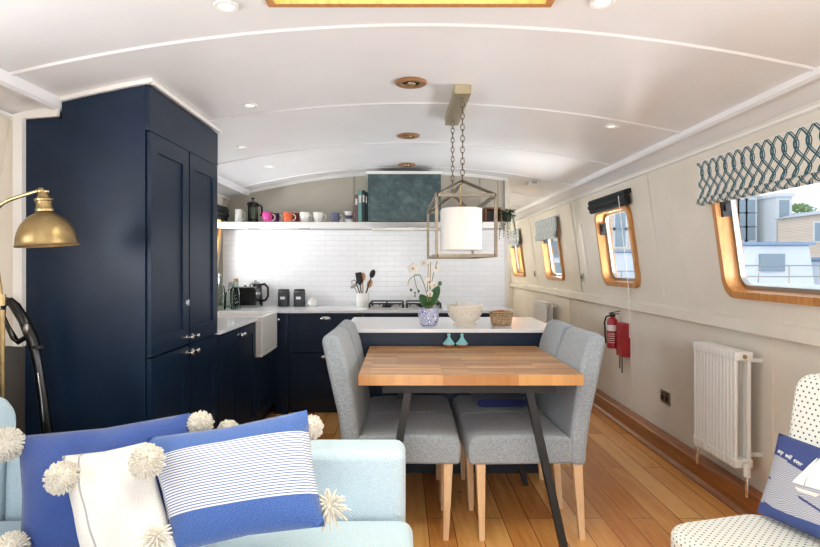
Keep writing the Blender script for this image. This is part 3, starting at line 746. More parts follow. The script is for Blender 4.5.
MB().box(-1.352, -1.335, 5.43, 5.47, Zw+.12, Zw+.14).build('lever', 'chrome', r)
MB().box(-1.545, -1.515, 5.366, 5.37, Zw+.05, Zw+.06).build('badge', 'label', r)
r = thing('kettle', 'black kettle with a loop handle behind the toaster', 'kettle', (-1.42, 5.6, Zw)); c = Vector((-1.42, 5.62, Zw))
MB().lathe(c, [(0, 0), (.07, 0), (.072, .02), (.06, .19), (.05, .215), (0, .22)], 28).build('body', 'black', r)
MB().lathe(c, [(0, .22), (.048, .218), (.04, .232), (.012, .238), (.012, .25), (0, .252)], 20).build('lid', 'steel', r)
MB().tube([c+Vector(p) for p in ((.052, -.02, .205), (.10, -.05, .215), (.135, -.06, .18), (.135, -.06, .10), (.11, -.04, .06), (.066, -.01, .05))], .011, 8).build('handle', 'black', r)
MB().tube([c+Vector(p) for p in ((-.05, -.02, .14), (-.085, -.04, .19), (-.095, -.045, .20))], [.02, .012, .01], 8).build('spout', 'black', r)
for x, lb in ((-1.135, 'dark grey storage canister standing nearer the toaster'), (-.985, 'dark grey storage canister on the right of the pair')):
    r = thing('canister', lb, 'canister', (x, 5.57, Zw), 0, 'pair of dark canisters on the worktop')
    MB().lathe((x, 5.57, Zw), [(0, 0), (.052, 0), (.056, .006), (.056, .135), (.05, .143), (0, .143)], 28).build('body', 'canister', r)
    MB().lathe((x, 5.57, Zw), [(.0, .143), (.052, .143), (.053, .158), (.048, .164), (0, .165)], 28).build('lid', 'black_matte', r)
    MB().lathe((x, 5.57, Zw), [(.0525, .143), (.0535, .143), (.0535, .147), (.0525, .147)], 28).build('seal_ring', 'oakring', r)
    MB().prism([(x-.022, Zw+.07), (x+.022, Zw+.07), (x+.022, Zw+.095), (x-.022, Zw+.095)], 5.5115, 5.5145).build('label_plate', 'label', r)
r = thing('garlic_pot', 'small white lidded pot between the canisters and the utensils', 'pot', (-.865, 5.57, Zw))
MB().lathe((-.865, 5.57, Zw), [(0, 0), (.035, 0), (.05, .03), (.042, .06), (.03, .068), (0, .068)], 24).build('body', 'ceramic', r)
MB().lathe((-.865, 5.57, Zw), [(0, .068), (.034, .068), (.02, .08), (.006, .084), (.01, .094), (0, .098)], 20).build('lid', 'ceramic', r)
# utensil crock and utensils
cx_, cy_ = -.375, 5.53
r = thing('utensil_crock', 'white ceramic crock holding the cooking utensils', 'utensil holder', (cx_, cy_, Zw))
MB().lathe((cx_, cy_, Zw), [(0, 0), (.058, 0), (.062, .006), (.062, .13), (.056, .13), (.054, .01), (0, .01)], 28).build('body', 'ceramic', r)
MB().lathe((cx_, cy_-.0005, Zw), [(0, 0), (.0, .001)], 8) if False else None
def utensil(name, label, ang, lean, L, head, m):
    base = Vector((cx_-.02*sin(ang), cy_, Zw+.02)); d = Vector((sin(ang), lean, cos(ang))).normalized()
    tip = base+d*L; r = thing(name, label, 'utensil', base, 0, 'utensils in the white crock')
    mh = MB().tube([base, base+d*L*.55, tip], .0052, 7)
    mh.build('handle', m[0], r); h = MB(); s = Vector((1, 0, 0)); s = (s-d*s.dot(d)).normalized(); nn = s.cross(d)
    if head == 'spoon':
        h.lathe(tip+d*.035, [(0, -.04), (.014, -.03), (.024, 0), (.019, .03), (0, .042)], 16, d, 1, .35) if False else h.grid(lambda a, b: tip+d*(.04-.042*cos(pi*b))+(s*cos(2*pi*a)*.026+nn*sin(2*pi*a)*.009)*sin(pi*b), 16, 8)
    elif head == 'turner':
        h.obox(tip, s, d, nn, (-.03, .03), (0, .095), (-.002, .002)); h.taper(tip-d*.03, tip, .006, .003, .03, .002, s, nn)
    elif head == 'mallet':
        h.tube([tip-s*.03, tip+s*.03], [.014, .017], 10)
    elif head == 'hook':
        h.tube([tip, tip+d*.02-s*.01, tip+d*.02-s*.035, tip-d*.01-s*.045], .006, 7)
    h.build('head', m[1], r)
utensil('utensil_mallet', 'grey steel mallet at the far left of the crock', -.50, .0, .20, 'mallet', ('steel', 'steel'))
utensil('utensil_masher', 'hooked black handled utensil second from the left in the crock', -.32, .1, .23, 'hook', ('black_matte', 'steel'))
utensil('turner', 'black flat turner in the crock', -.15, .05, .215, 'turner', ('black_matte', 'black_matte'))
utensil('wooden_spoon', 'wooden spoon standing upright beside the black turner', .0, .12, .225, 'spoon', ('spoonwood', 'spoonwood'))
utensil('wooden_spoon', 'wooden spoon leaning right behind the black ladle', .35, .14, .17, 'spoon', ('spoonwood', 'spoonwood'))
utensil('ladle', 'black ladle leaning right, tallest utensil in the crock', .33, -.05, .27, 'spoon', ('black_matte', 'black_matte'))
# hob
r = thing('gas_hob', 'steel gas hob with black pan supports on the worktop', 'hob', (.03, 5.4, Zw))
MB().box(-.31, .36, 5.16, 5.62, Zw, Zw+.012).build('hob_plate', 'steel', r, .004)
for x0 in (-.29, .045):
    mb = MB(); x1 = x0+.30
    for y in (5.19, 5.59): mb.tube([(x0, y, Zw+.05), (x1, y, Zw+.05)], .0075, 6)
    for x in (x0, (x0+x1)/2, x1): mb.tube([(x, 5.19, Zw+.05), (x, 5.59, Zw+.05)], .0075, 6)
    for x in (x0, x1):
        for y in (5.19, 5.59): mb.tube([(x, y, Zw+.012), (x, y, Zw+.05)], .009, 6)
    for k in range(5): mb.tube([(x0+.03+k*.06, 5.19, Zw+.03), (x0+.03+k*.06, 5.19, Zw+.05)], .005, 5)
    mb.build('pan_support', 'black_matte', r)
for x in (-.14, .195):
    for y in (5.29, 5.49):
        MB().lathe((x, y, Zw+.012), [(0, 0), (.045, 0), (.045, .012), (.032, .014), (.032, .022), (0, .024)], 20).build('burner', 'iron', r)

# ------------------------------------------------------------------ island things
Zi = .9125
P = Vector((.175, 3.82, Zi))
r = thing('potted_orchid', 'white orchid in a blue and white patterned pot on the island', 'plant', P)
MB().lathe(P, [(0, 0), (.045, 0), (.058, .012), (.067, .05), (.068, .09), (.064, .115), (.060, .115), (.058, .09), (.05, .03), (0, .02)], 32).build('pot', 'delft', r)
MB().lathe(P, [(0, .098), (.060, .10)], 20).build('soil', 'cork', r)
def bigleaf(a, L, w, lift, droop, wd=None):
    mb = MB(); d = Vector((cos(a), sin(a), 0)); s = Vector((-sin(a), cos(a), 0)) if wd is None else Vector(wd)
    def f(u, v):
        t = u; p = P+Vector((0, 0, .10))+d*(L*t*droop)+Vector((0, 0, L*lift*t-.35*L*t*t*droop))
        ww = w*sin(pi*min(1, .06+t*.94))**.7
        return p+s*(v-.5)*2*ww+Vector((0, 0, abs(v-.5)*.02))
    mb.grid(f, 10, 4); mb.build('leaf', 'green', r).modifiers.new('t', 'SOLIDIFY').thickness = .003
bigleaf(pi*.9, .135, .034, .85, .42, (.9, .3, .3)); bigleaf(-.15*pi, .19, .038, .95, .38, (.9, -.3, -.1)); bigleaf(.35*pi, .12, .028, .8, .5, (.8, .5, 0)); bigleaf(-.45*pi, .10, .026, .75, .5, (1, 0, 0))
D_ = 3.80
def pp(x, y, d=D_): return px(x, y, d)
MB().tube([pp(430, 309), pp(430, 285), pp(430.5, 262)], .0035, 6).tube([pp(427.5, 309), pp(427.5, 285), pp(428.5, 264)], .003, 6).build('cane', 'brass', r)
MB().tube([pp(429, 310, 3.82), pp(427, 295), pp(424, 284), pp(420, 275)], .0025, 6).tube([pp(429, 310, 3.82), pp(430, 290), pp(434, 272), pp(437, 262), pp(436, 256)], .0025, 6).build('stem', 'stem', r)
MB().tube([pp(414, 276), pp(416, 285), pp(419, 294)], .0022, 6).tube([pp(420, 275), pp(416, 274), pp(410, 279), pp(408, 282)], .0018, 6).tube([pp(414, 276), pp(420, 275)], .002, 5).build('stem', 'stem', r)
def flower(c, rr, face=(0, -1, 0)):
    f = Vector(face).normalized(); e1 = f.cross(Vector((0, 0, 1))).normalized(); e2 = e1.cross(f)
    mb = MB()
    for k in range(5):
        a = pi/2+2*pi*k/5; d = e1*cos(a)+e2*sin(a); s = -e1*sin(a)+e2*cos(a); w = .62 if k in (1, 4) else .42
        mb.grid(lambda u, v: c+d*rr*u+s*(v-.5)*2*rr*w*sin(pi*(.08+.9*u))**.8+f*(rr*.25*u*(1-u)-rr*.1*abs(v-.5)), 6, 4)
    fl = mb.build('flower', 'petal', r); MB().ball(c+f*rr*.12, rr*.18, 8).build('flower_centre', 'petal_core', fl)
for x, y, rr, fc in ((413, 268.5, .04, (-.3, -1, .1)), (429, 282, .036, (.1, -1, -.1)), (436, 268, .036, (.4, -1, .1)), (434, 285, .03, (.3, -1, -.3)), (424, 263, .03, (-.5, -1, .3)), (409, 283, .02, (-.6, -1, 0)), (430, 294, .024, (.2, -1, -.2)), (437, 258, .026, (.6, -.8, .3))):
    flower(pp(x, y), rr, fc)
for x, y, rr in ((411, 290, .009), (415, 293, .007), (418.5, 291, .008), (415, 296, .006), (440, 283.5, .013)):
    MB().ball(pp(x, y), rr, 8, 1.2).build('bud', 'stem' if x < 430 else 'green', r)
P = Vector((.415, 3.84, Zi))
r = thing('mixing_bowl', 'large cream footed bowl on the island', 'bowl', P)
mb = MB().lathe(P, [(0, 0), (.075, 0), (.078, .01), (.062, .022), (.085, .034), (.112, .075), (.118, .118), (.124, .122), (.124, .134), (.116, .134), (.108, .08), (.07, .04), (0, .034)], 40); mb.build('body', 'cream', r)
holes = MB()
for k in range(9):
    a = -pi*.5+(k-4)*.28; z = .075 if k % 2 else .095; rr_ = .1125 if k % 2 else .116
    holes.ball(P+Vector((cos(a)*rr_, sin(a)*rr_, z)), .0035, 6)
holes.build('drain_holes', 'cork', r)
tag(MB().lathe(P+Vector((0, .0, .055)), [(0, 0), (.03, .0), (.05, .02), (.085, .085), (.08, .088), (.045, .025), (0, .01)], 24, (.35, .3, 1)).build('bowl', 'ceramic'), 'thin white bowl tipped inside the cream footed bowl', 'bowl')
P = Vector((.655, 3.83, Zi))
r = thing('basket', 'small round woven basket on the island', 'basket', P)
prof = [(0, 0), (.055, 0), (.062, .006)]
for k in range(8): z = .008+k*.0105; prof += [(.064+k*.0018, z), (.069+k*.0018, z+.005), (.064+k*.0018, z+.0105)]
prof += [(.070, .094), (.064, .09), (.055, .012), (0, .01)]
MB().lathe(P, prof, 40).build('weave', 'basket', r)
MB().tube([P+Vector((-.035, -.02, .085)), P+Vector((-.01, -.01, .092)), P+Vector((.015, .0, .088))], .012, 8).build('contents', 'terracotta', r)

# ------------------------------------------------------------------ dining table and the two tagines
TX0, TX1, TY0, TY1, TZ = -.2, .83, 2.64, 3.585, .81
r = thing('dining_table', 'oak butcher block dining table on black steel legs', 'table', ((TX0+TX1)/2, (TY0+TY1)/2, 0))
MB().box(TX0, TX1, TY0, TY1, TZ-.05, TZ).build('tabletop', 'butcher', r, .003, 2)
mb = MB()
for y in (2.665, 3.49): mb.box(-.09, .71, y, y+.045, TZ-.088, TZ-.05)
for x in (-.05, .63): mb.box(x, x+.04, 2.71, 3.49, TZ-.088, TZ-.05)
mb.build('frame', 'iron', r)
for xt, xb in ((.03, -.10), (.585, .735)):
    for yt, yb in ((2.69, 2.60), (3.50, 3.46)):
        MB().taper((xb, yb, 0), (xt, yt, TZ-.07), .016, .022, .018, .022).build('leg', 'iron', r)
for x, lb in ((.285, 'small teal tagine pot, left of the two on the table'), (.365, 'small teal tagine pot, right of the two on the table')):
    P = Vector((x, 3.53, TZ+.0005)); r = thing('tagine_pot', lb, 'condiment pot', P, 0, 'two little tagine pots on the table')
    MB().lathe(P, [(0, 0), (.022, 0), (.034, .014), (.034, .018), (0, .018)], 24).build('dish', 'terracotta', r)
    MB().lathe(P, [(.038, .018), (.038, .022), (.024, .038), (.011, .056), (.008, .066), (.011, .072), (.008, .082), (0, .084)], 24).build('lid', 'teal', r)

# ------------------------------------------------------------------ dining chairs
def make_chair():
    r = thing('dining_chair', 'x', 'chair', (0, 0, 0), 0, 'upholstered dining chairs round the table')
    w = .215                       # half width; chair faces -X, back at +X
    MB().prism([(-.29, .37), (.205, .37), (.205, .475), (.18, .50), (-.05, .512), (-.25, .508), (-.285, .49), (-.295, .45)], -w, w).build('seat', 'chair', r, .022, 3)
    pts_f = [(.19, .36), (.19, .50), (.215, .70), (.25, .88), (.285, .985)]; pts_b = [(.345, 1.005), (.375, .985), (.335, .80), (.29, .60), (.27, .45), (.265, .36)]
    mb = MB().prism(pts_f+[(.31, 1.008)]+pts_b, -w, w)
    for v in mb.b.verts:
        v.co.y *= 1-.13*max(0, (v.co.z-.55)/.45)**1.5
        if v.co.z > .6: v.co.z -= (v.co.z-.6)*.07
    mb.build('backrest', 'chair', r, .026, 4)
    for y in (-1, 1):
        MB().taper((-.225, y*(w-.045), 0), (-.235, y*(w-.03), .375), .012, .012, .021, .02).build('leg', 'beech', r)
        MB().taper((.255, y*(w-.04), 0), (.225, y*(w-.03), .375), .013, .012, .022, .02).build('leg', 'beech', r)
    return r
proto = make_chair()
cl = [(.60, 2.94, .03, 'grey upholstered dining chair on the right, nearest the camera'), (.60, 3.378, .0, 'grey upholstered dining chair on the right, nearest the island'),
      (-.01, 2.945, pi-.03, 'grey upholstered dining chair on the left, half behind the sofa'), (-.005, 3.378, pi, 'grey upholstered dining chair on the left, nearest the island')]
for i, (x, y, a, lb) in enumerate(cl):
    c = proto if i == 0 else copy_tree(proto)
    c.location = (x, y, 0); c.rotation_euler = (0, 0, a); c['label'] = lb
tag(MB().box(.42, .70, 3.23, 3.56, .515, .56).build('folded_cloth', 'navycloth', bevel=.015, seg=3), 'folded navy blue cloth lying on the far right chair', 'cloth')

# ------------------------------------------------------------------ lantern pendant
LX = .31; ya, yb = 2.80, 3.72; zb, zt, zr = 1.356, 1.648, 1.74; hw = .143
r = thing('lantern_pendant', 'rectangular open metal lantern pendant with a white shade over the table', 'pendant light', (LX, 3.25, 1.35))
mb = MB(); t = .0075
def bar(p, q, w=t): mb.tube([p, q], w*1.25, 4)
for y in (ya, yb):
    xx0, xx1 = LX-hw, LX+hw
    mb.box(xx0-t, xx0+t, y-t, y+t, zb-t, zt+t); mb.box(xx1-t, xx1+t, y-t, y+t, zb-t, zt+t)
    mb.box(xx0, xx1, y-t, y+t, zb-t, zb+t); mb.box(xx0, xx1, y-t, y+t, zt-t, zt+t)
for x in (LX-hw, LX+hw):
    for z in (zb, zt): mb.box(x-t, x+t, ya, yb, z-t, z+t)
mb.build('frame', 'nickel', r)
mb = MB(); y1_, y2_ = 2.97, 3.55
for x in (LX-hw, LX+hw):
    bar(Vector((x, ya, zt)), Vector((LX, y1_, zr))); bar(Vector((x, yb, zt)), Vector((LX, y2_, zr)))
bar(Vector((LX, y1_, zr)), Vector((LX, y2_, zr))); mb.build('roof_bars', 'nickel', r)
# shade: stadium drum
def stad(a, rr, L):
    c, s = cos(a), sin(a); return (c*rr, s*rr+(L if s > 0 else -L if s < 0 else 0))
mb = MB(); K = 48
def shp(z, rr):
    out = []
    for k in range(K):
        a = 2*pi*(k+.5)/K; x, y = stad(a, rr, .05); out.append(mb.b.verts.new((LX+x, 3.06+y, z)))
    return out
Rn = [shp(1.388, .104), shp(1.602, .104), shp(1.602, .101), shp(1.388, .101)]
for i in range(4):
    for k in range(K): mb.b.faces.new((Rn[i][k], Rn[i][(k+1) % K], Rn[(i+1) % 4][(k+1) % K], Rn[(i+1) % 4][k]))
mb.build('lamp_shade', 'shade', r, smooth=50)
mb = MB()
for y in (3.06,):
    mb.tube([(LX, y, zr), (LX, y, 1.62)], .005, 8); mb.lathe((LX, y, 1.54), [(0, .09), (.008, .085), (.022, .07), (.022, .0), (0, 0)], 16)
mb.tube([(LX-.1, 3.06, 1.60), (LX+.1, 3.06, 1.60)], .003, 6); mb.build('lamp_holder', 'brass', r)
for y in (3.06,): MB().ball((LX, y, 1.49), .03, 14, 1.3).build('bulb', 'plastic_white', r)
def chain(y, z0, z1):
    mb = MB(); L = .036; nlk = int((z1-z0)/(L*.78)); st = (z1-z0)/nlk
    for i in range(nlk):
        c = Vector((LX, y, z0+st*(i+.5))); e = Vector((1, 0, 0)) if i % 2 else Vector((0, 1, 0)); pts = []
        for k in range(12):
            a = 2*pi*k/12; pts.append(c+e*cos(a)*.0095+Vector((0, 0, sin(a)*L*.5)))
        mb.tube(pts, .0026, 5, closed=True)
    mb.build('chain', 'bronze', r)
chain(y1_, zr, 2.175); chain(y2_, zr, 2.175)
MB().box(LX-.043, LX+.043, 2.95, 3.62, 2.18, 2.229).build('ceiling_canopy', 'canopy', r, .004)
for y in (y1_, y2_): MB().lathe((LX, y, 2.163), [(0, 0), (.008, .0), (.012, .018), (0, .018)], 12).build('chain_hook', 'bronze', r)

# ------------------------------------------------------------------ radiators, sockets, fire gear on the right wall
def radiator(y0, y1, label, ncol):
    r = thing('radiator', label, 'radiator', (1.75, (y0+y1)/2, .13), 0, 'white column radiators on the right wall'); p = (y1-y0)/ncol
    xa, xb, z0, z1 = 1.705, 1.80, .265, .865
    for k in range(ncol):
        y = y0+p*(k+.5); mb = MB()
        mb.tube([(xa+.014, y, z0+.02), (xa+.014, y, z1-.02)], p*.33, 8); mb.tube([(xb-.014, y, z0+.02), (xb-.014, y, z1-.02)], p*.33, 8)
        for z in (z0+.024, z1-.024): mb.obox((xa, y, z), (1, 0, 0), (0, 1, 0), (0, 0, 1), (0, xb-xa), (-p*.44, p*.44), (-.022, .022))
        mb.build('column', 'plastic_white', r, .004, 2)
    mb = MB()
    for z in (z0+.025, z1-.025): mb.tube([((xa+xb)/2, y0-.005, z), ((xa+xb)/2, y1+.005, z)], .018, 12)
    mb.build('end_plugs', 'plastic_white', r); MB().tube([((xa+xb)/2, y0-.009, z1-.025), ((xa+xb)/2, y0-.004, z1-.025)], .011, 12).build('vent_valve', 'brass', r)
    for y in (y0+.0, y1-.0):
        v = MB().tube([(1.752, y-.025 if y < (y0+y1)/2 else y+.025, .131), (1.752, y-.025 if y < (y0+y1)/2 else y+.025, .25)], .0085, 10).build('pipe', 'chrome', r)
        MB().tube([(1.752, y-.025 if y < (y0+y1)/2 else y+.025, .235), (1.752, y-.025 if y < (y0+y1)/2 else y+.025, .30)], .017, 12).build('valve', 'plastic_white', r)
    for z in (z0+.05, z1-.06): MB().box(xb-.005, 1.872, y0+.04, y0+.055, z, z+.02).box(xb-.005, 1.872, y1-.07, y1-.04, z, z+.03).build('wall_bracket', 'plastic_white', r)
radiator(2.97, 3.41, 'white column radiator on the right wall near the armchair', 13)
radiator(6.9, 7.5, 'white column radiator far down the corridor wall', 13)
def socket(name, p, label, u, v, nn, w, h, m, cat, bits, mats=('black_matte')):
    r = thing(name, label, cat, p); MB().obox(p, u, v, nn, (-w/2, w/2), (-h/2, h/2), (-.008, 0)).build('plate', m, r, .0015, 2)
    for (a, b, c, d) in bits: MB().obox(p, u, v, nn, (a, b), (c, d), (-.011, -.008)).build('switch' if cat == 'light switch' else 'outlet', 'black_matte', r)
socket('wall_socket', Vector((1.87, 4.11, .375)), 'brushed steel double socket low on the right wall', (0, 1, 0), (0, 0, 1), (1, 0, 0), .146, .086, 'steel', 'socket', ((-.055, -.02, -.025, .01), (.02, .055, -.025, .01), (-.045, -.03, .018, .03), (.03, .045, .018, .03)))
socket('light_switch', wp(1, 5.86, .19), 'light switch on the right wall between the black blind window and the next', (0, 1, 0), SL, NO, .11, .086, 'steel', 'light switch', ((-.02, .02, -.02, .02),))
socket('light_switch', wp(1, 7.95, .19), 'small light switch between the two farthest corridor windows', (0, 1, 0), SL, NO, .09, .086, 'steel', 'light switch', ((-.015, .015, -.02, .02),))
P = Vector((1.80, 4.96, .60)); r = thing('fire_extinguisher', 'red fire extinguisher with a black valve on the right wall', 'fire extinguisher', P)
MB().lathe(P, [(0, 0), (.04, 0), (.046, .008), (.046, .22), (.04, .245), (.02, .262), (.015, .27), (0, .27)], 24).build('cylinder', 'red', r)
mb = MB().box(P.x-.02, P.x+.02, P.y-.014, P.y+.014, P.z+.268, P.z+.29)
mb.obox(P+Vector((0, 0, .292)), (.6, -.8, 0), (0, 0, 1), (.8, .6, 0), (-.03, .06), (0, .007), (-.009, .009)); mb.obox(P+Vector((0, 0, .30)), (.6, -.8, .25), (0, 0, 1), (.8, .6, 0), (-.03, .07), (0, .007), (-.009, .009)); mb.build('valve', 'black', r)
MB().tube([P+Vector(p) for p in ((-.015, .0, .28), (-.05, .01, .27), (-.062, .015, .22), (-.058, .01, .10), (-.055, .0, .04))], .007, 8).build('hose', 'black', r)
mb = MB(); mb.grid(lambda u, v: P+Vector((cos(pi*.75+u*pi*.85)*.0468, sin(pi*.75+u*pi*.85)*.0468, .15+v*.05)), 12, 1); mb.build('label_band', 'label', r)
mb = MB()
for k in range(5): mb.grid(lambda u, v: P+Vector((cos(pi*.8+u*pi*.75)*.0469, sin(pi*.8+u*pi*.75)*.0469, .05+k*.018+v*.004)), 12, 1)
mb.build('printed_lines', 'label', r)
MB().box(P.x+.03, 1.87, P.y-.02, P.y+.02, P.z+.05, P.z+.2).build('bracket', 'black_matte', r)
r = thing('fire_blanket_box', 'red fire blanket box with black pull straps on the right wall', 'fire blanket', (1.83, 4.81, .53))
MB().box(1.80, 1.87, 4.74, 4.88, .555, .83).build('case', 'red', r, .006, 2)
for y in (4.79, 4.84): MB().box(1.815, 1.82, y-.008, y+.008, .45 if y > 4.8 else .42, .556).build('pull_strap', 'black_matte', r)
mb = MB()
for k in range(3): mb.box(1.798, 1.7995, 4.79, 4.825, .62+k*.06, .645+k*.06)
mb.build('printed_icons', 'pinklabel', r)

# blinds
def roman(y0, y1, t0, t1, m, label, grp, dep=.05, name='roman_blind', cat='blind'):
    r = thing(name, label, cat, wp(1, (y0+y1)/2, t0), 0, grp); mb = MB(); nf = 40
    L_ = t1-t0
    prof = [(t1, .012), (t1, .03)]
    # front face falls from the headrail, then folds in stacked pleats at the bottom
    prof = [(t1, .04), (t0+L_*.38, .048), (t0+L_*.30, .056), (t0+L_*.18, .072), (t0+L_*.22, .058), (t0+L_*.06, .074), (t0, .062), (t0+.01, .038), (t1, .036)]
    acc = [0]
    for a, b in zip(prof, prof[1:]): acc.append(acc[-1]+sqrt((a[0]-b[0])**2+(a[1]-b[1])**2))
    V = [[mb.b.verts.new(wp(1, y0+(y1-y0)*i/nf, p[0], -p[1])) for p in prof] for i in range(nf+1)]
    L = mb.b.loops.layers.uv.verify(); mb.uv = True
    for i in range(nf):
        for j in range(len(prof)-1):
            f = mb.b.faces.new((V[i][j], V[i+1][j], V[i+1][j+1], V[i][j+1]))
            for lp, (a, b) in zip(f.loops, ((i, j), (i+1, j), (i+1, j+1), (i, j+1))): lp[L].uv = (y0+(y1-y0)*a/nf, acc[b])
    mb.build('fabric', m, r, smooth=60)
    MB().obox(wp(1, y0, 0), (0, 1, 0), SL, NO, (0, y1-y0), (t1-.02, t1+.004), (-.04, -.001)).build('headrail', 'plastic_white', r)
    return r
roman(2.15, 3.32, .66, .905, 'trellis', 'cream roman blind with teal trellis pattern over the nearest window', 'patterned roman blinds')
roman(6.40, 7.36, .62, .87, 'trellis_small', 'pale patterned roman blind over the corridor window with a radiator beneath', 'patterned roman blinds')
roman(8.45, 9.46, .62, .85, 'trellis_small', 'pale roman blind over the farthest corridor window', 'patterned roman blinds')
r = thing('roller_blind', 'rolled up black blind over the middle right window', 'blind', wp(1, 4.85, .8))
mb = MB(); u = Vector((0, 1, 0))
for t_, d_, rr in ((.875, .035, .024), (.835, .04, .026), (.80, .034, .022)): mb.tube([wp(1, 4.38, t_, -d_), wp(1, 5.22, t_, -d_)], rr, 10)
mb.build('fabric_roll', 'blind_black', r); MB().obox(wp(1, 4.37, 0), u, SL, NO, (0, .86), (.87, .90), (-.03, -.001)).build('headrail', 'blind_black', r)
MB().tube([wp(1, 4.46, .86, -.07), wp(1, 4.46, .5, -.08), wp(1, 4.46, .12, -.09)]+[Vector((1.75, 4.46, .93)), Vector((1.75, 4.46, .75))], .003, 6).build('pull_cord', 'plastic_white', r)
r = thing('roller_blind', 'black blind over the left kitchen window beyond the tall cupboard', 'blind', wp(-1, 5.1, .8))
mb = MB()
for t_, d_, rr in ((.845, .035, .024), (.805, .04, .026), (.77, .034, .022)): mb.tube([wp(-1, 4.5, t_, -d_), wp(-1, 5.63, t_, -d_)], rr, 10)
mb.build('fabric_roll', 'blind_black', r); MB().tube([wp(-1, 4.5, .87, -.02), wp(-1, 5.64, .87, -.02)], .014, 8).build('headrail', 'blind_black', r)

# ------------------------------------------------------------------ brass floor lamp and vacuum on the left
def q(x, y, D=2.15): return px(x, y, D)
B0 = Vector((-1.50, 2.13, 0)); r = thing('floor_lamp', 'brass reading floor lamp with a domed shade on the left', 'lamp', B0)
MB().lathe(B0, [(0, 0), (.12, 0), (.125, .008), (.12, .02), (.03, .028), (.014, .05), (0, .05)], 32).build('base', 'brass', r)
pts = [B0+Vector((0, 0, .03)), q(2.5, 400, 2.13), q(2.5, 340, 2.13), q(1.5, 300, 2.13), q(-4, 262, 2.14), q(-10, 236), q(-10, 220), q(-4, 210), q(5, 202), q(18, 197), q(38, 191)]
MB().tube(pts[:3]+[q(2.2, 310, 2.13)], .0085, 10).build('pole', 'brass', r)
sm = []
for i in range(3, len(pts)-1):
    for k in range(4):
        t = k/4; p0, p1, p2, p3 = pts[i-1], pts[i], pts[i+1], pts[min(i+2, len(pts)-1)]
        sm.append(.5*((2*p1)+(-p0+p2)*t+(2*p0-5*p1+4*p2-p3)*t*t+(-p0+3*p1-3*p2+p3)*t**3))
sm.append(pts[-1]); MB().tube(sm, .007, 10).build('arm', 'brass', r)
MB().lathe(q(2.3, 300, 2.13)-Vector((0, 0, .02)), [(0, 0), (.012, 0), (.012, .04), (0, .04)], 12).build('collar', 'brass', r)
tl = Vector((.07, 0, 1)).normalized(); tl = Vector((-.07, -.02, 1)).normalized(); C0 = q(47.5, 246)
MB().ball(q(41, 191), .0135, 12).tube([q(41, 191), q(49, 191.5)], .004, 6).build('joint', 'brass', r)
MB().lathe(C0, [(.030, .128), (.031, .136), (.026, .145), (.026, .165), (.031, .168), (.031, .174), (.022, .180), (.014, .198), (0, .2)], 24, tl).build('socket', 'brass', r)
prof = [(.104, 0), (.107, .002), (.104, .006)]+[(.102*cos(a), .006+.122*sin(a)) for a in [radians(x) for x in range(4, 76, 6)]]+[(.024, .130)]
prof2 = [(rr-.002 if rr > .03 else rr, z-.002) for rr, z in reversed(prof[3:])]
MB().lathe(C0, prof+prof2+[(.104, 0)], 48, tl).build('lamp_shade', 'brass', r, smooth=60)
MB().ball(C0+tl*.06, .028, 14, 1.2).build('bulb', 'plastic_white', r)

r = thing('vacuum_cleaner', 'black upright vacuum cleaner leaning against the tall cupboard', 'vacuum cleaner', (-1.36, 2.36, 0))
Dv = 2.42
def qv(x, y): return px(x, y, Dv)
main = [qv(9, 300), qv(15, 306), qv(24, 320), qv(33, 341), qv(38, 365), qv(43, 400), qv(47, 432), qv(52, 480)]
MB().tube(main, [.016, .02, .022, .024, .019, .021, .023, .026], 12).build('wand', 'black', r)
MB().tube([qv(9, 299), qv(3.5, 306), qv(3, 316), qv(8, 327), qv(14, 338), qv(18, 342), qv(28, 336)], [.014, .011, .010, .010, .013, .012, .010], 10).build('handle_loop', 'black', r)
MB().ball(qv(30, 328)+Vector((0, -.022, 0)), .012, 10, 1.8).build('button', 'steel', r)
MB().lathe(qv(38, 346)-Vector((0, 0, .01)), [(.021, 0), (.023, .002), (.023, .012), (.021, .014)], 16).build('joint_ring', 'iron', r)
MB().tube([qv(40.5, 372)+Vector((.0, -.02, 0)), qv(44, 395)+Vector((0, -.021, 0)), qv(46.5, 420)+Vector((0, -.022, 0))], .0035, 6).build('trim_strip', 'chrome', r)
MB().tube([qv(52, 480), Vector((-1.40, 2.36, .30)), Vector((-1.39, 2.34, .10))], [.03, .07, .06], 16).build('motor_body', 'black', r)
MB().box(-1.50, -1.24, 2.20, 2.36, .0, .075).build('floor_head', 'black_matte', r, .02, 3)

# ------------------------------------------------------------------ sofa, cushions, pompoms
r = thing('sofa', 'pale duck egg blue sofa in the left foreground', 'sofa', (-.72, 1.5, 0))
def cloth_block(name, x0, x1, y0, y1, z0, z1, bev, par, lean=0):
    mb = MB(); mb.box(x0, x1, y0, y1, z0, z1)
    if lean:
        for v in mb.b.verts:
            if v.co.z > (z0+z1)/2: v.co.y += lean
    return mb.build(name, 'sofa', par, bev, 4)
cloth_block('backrest', -1.33, .012, 1.90, 2.06, .10, .69, .035, r, .03)
cloth_block('seat_cushion', -1.33, .035, 1.02, 1.90, .30, .485, .04, r)
cloth_block('base', -1.30, .0, 1.05, 1.98, .10, .31, .02, r)
mb = MB(); pr = [(1.02, .1), (2.02, .1), (2.04, .80), (1.98, .87), (1.86, .885), (1.7, .80), (1.5, .66), (1.1, .62), (1.02, .56)]
mb.prism(pr, -1.58, -1.335, 'X'); mb.build('arm', 'sofa', r, .045, 4)
for x in (-1.25, -.05):
    for y in (1.1, 1.92): MB().taper((x, y, 0), (x, y, .11), .014, .014, .02, .02).build('leg', 'beech', r)

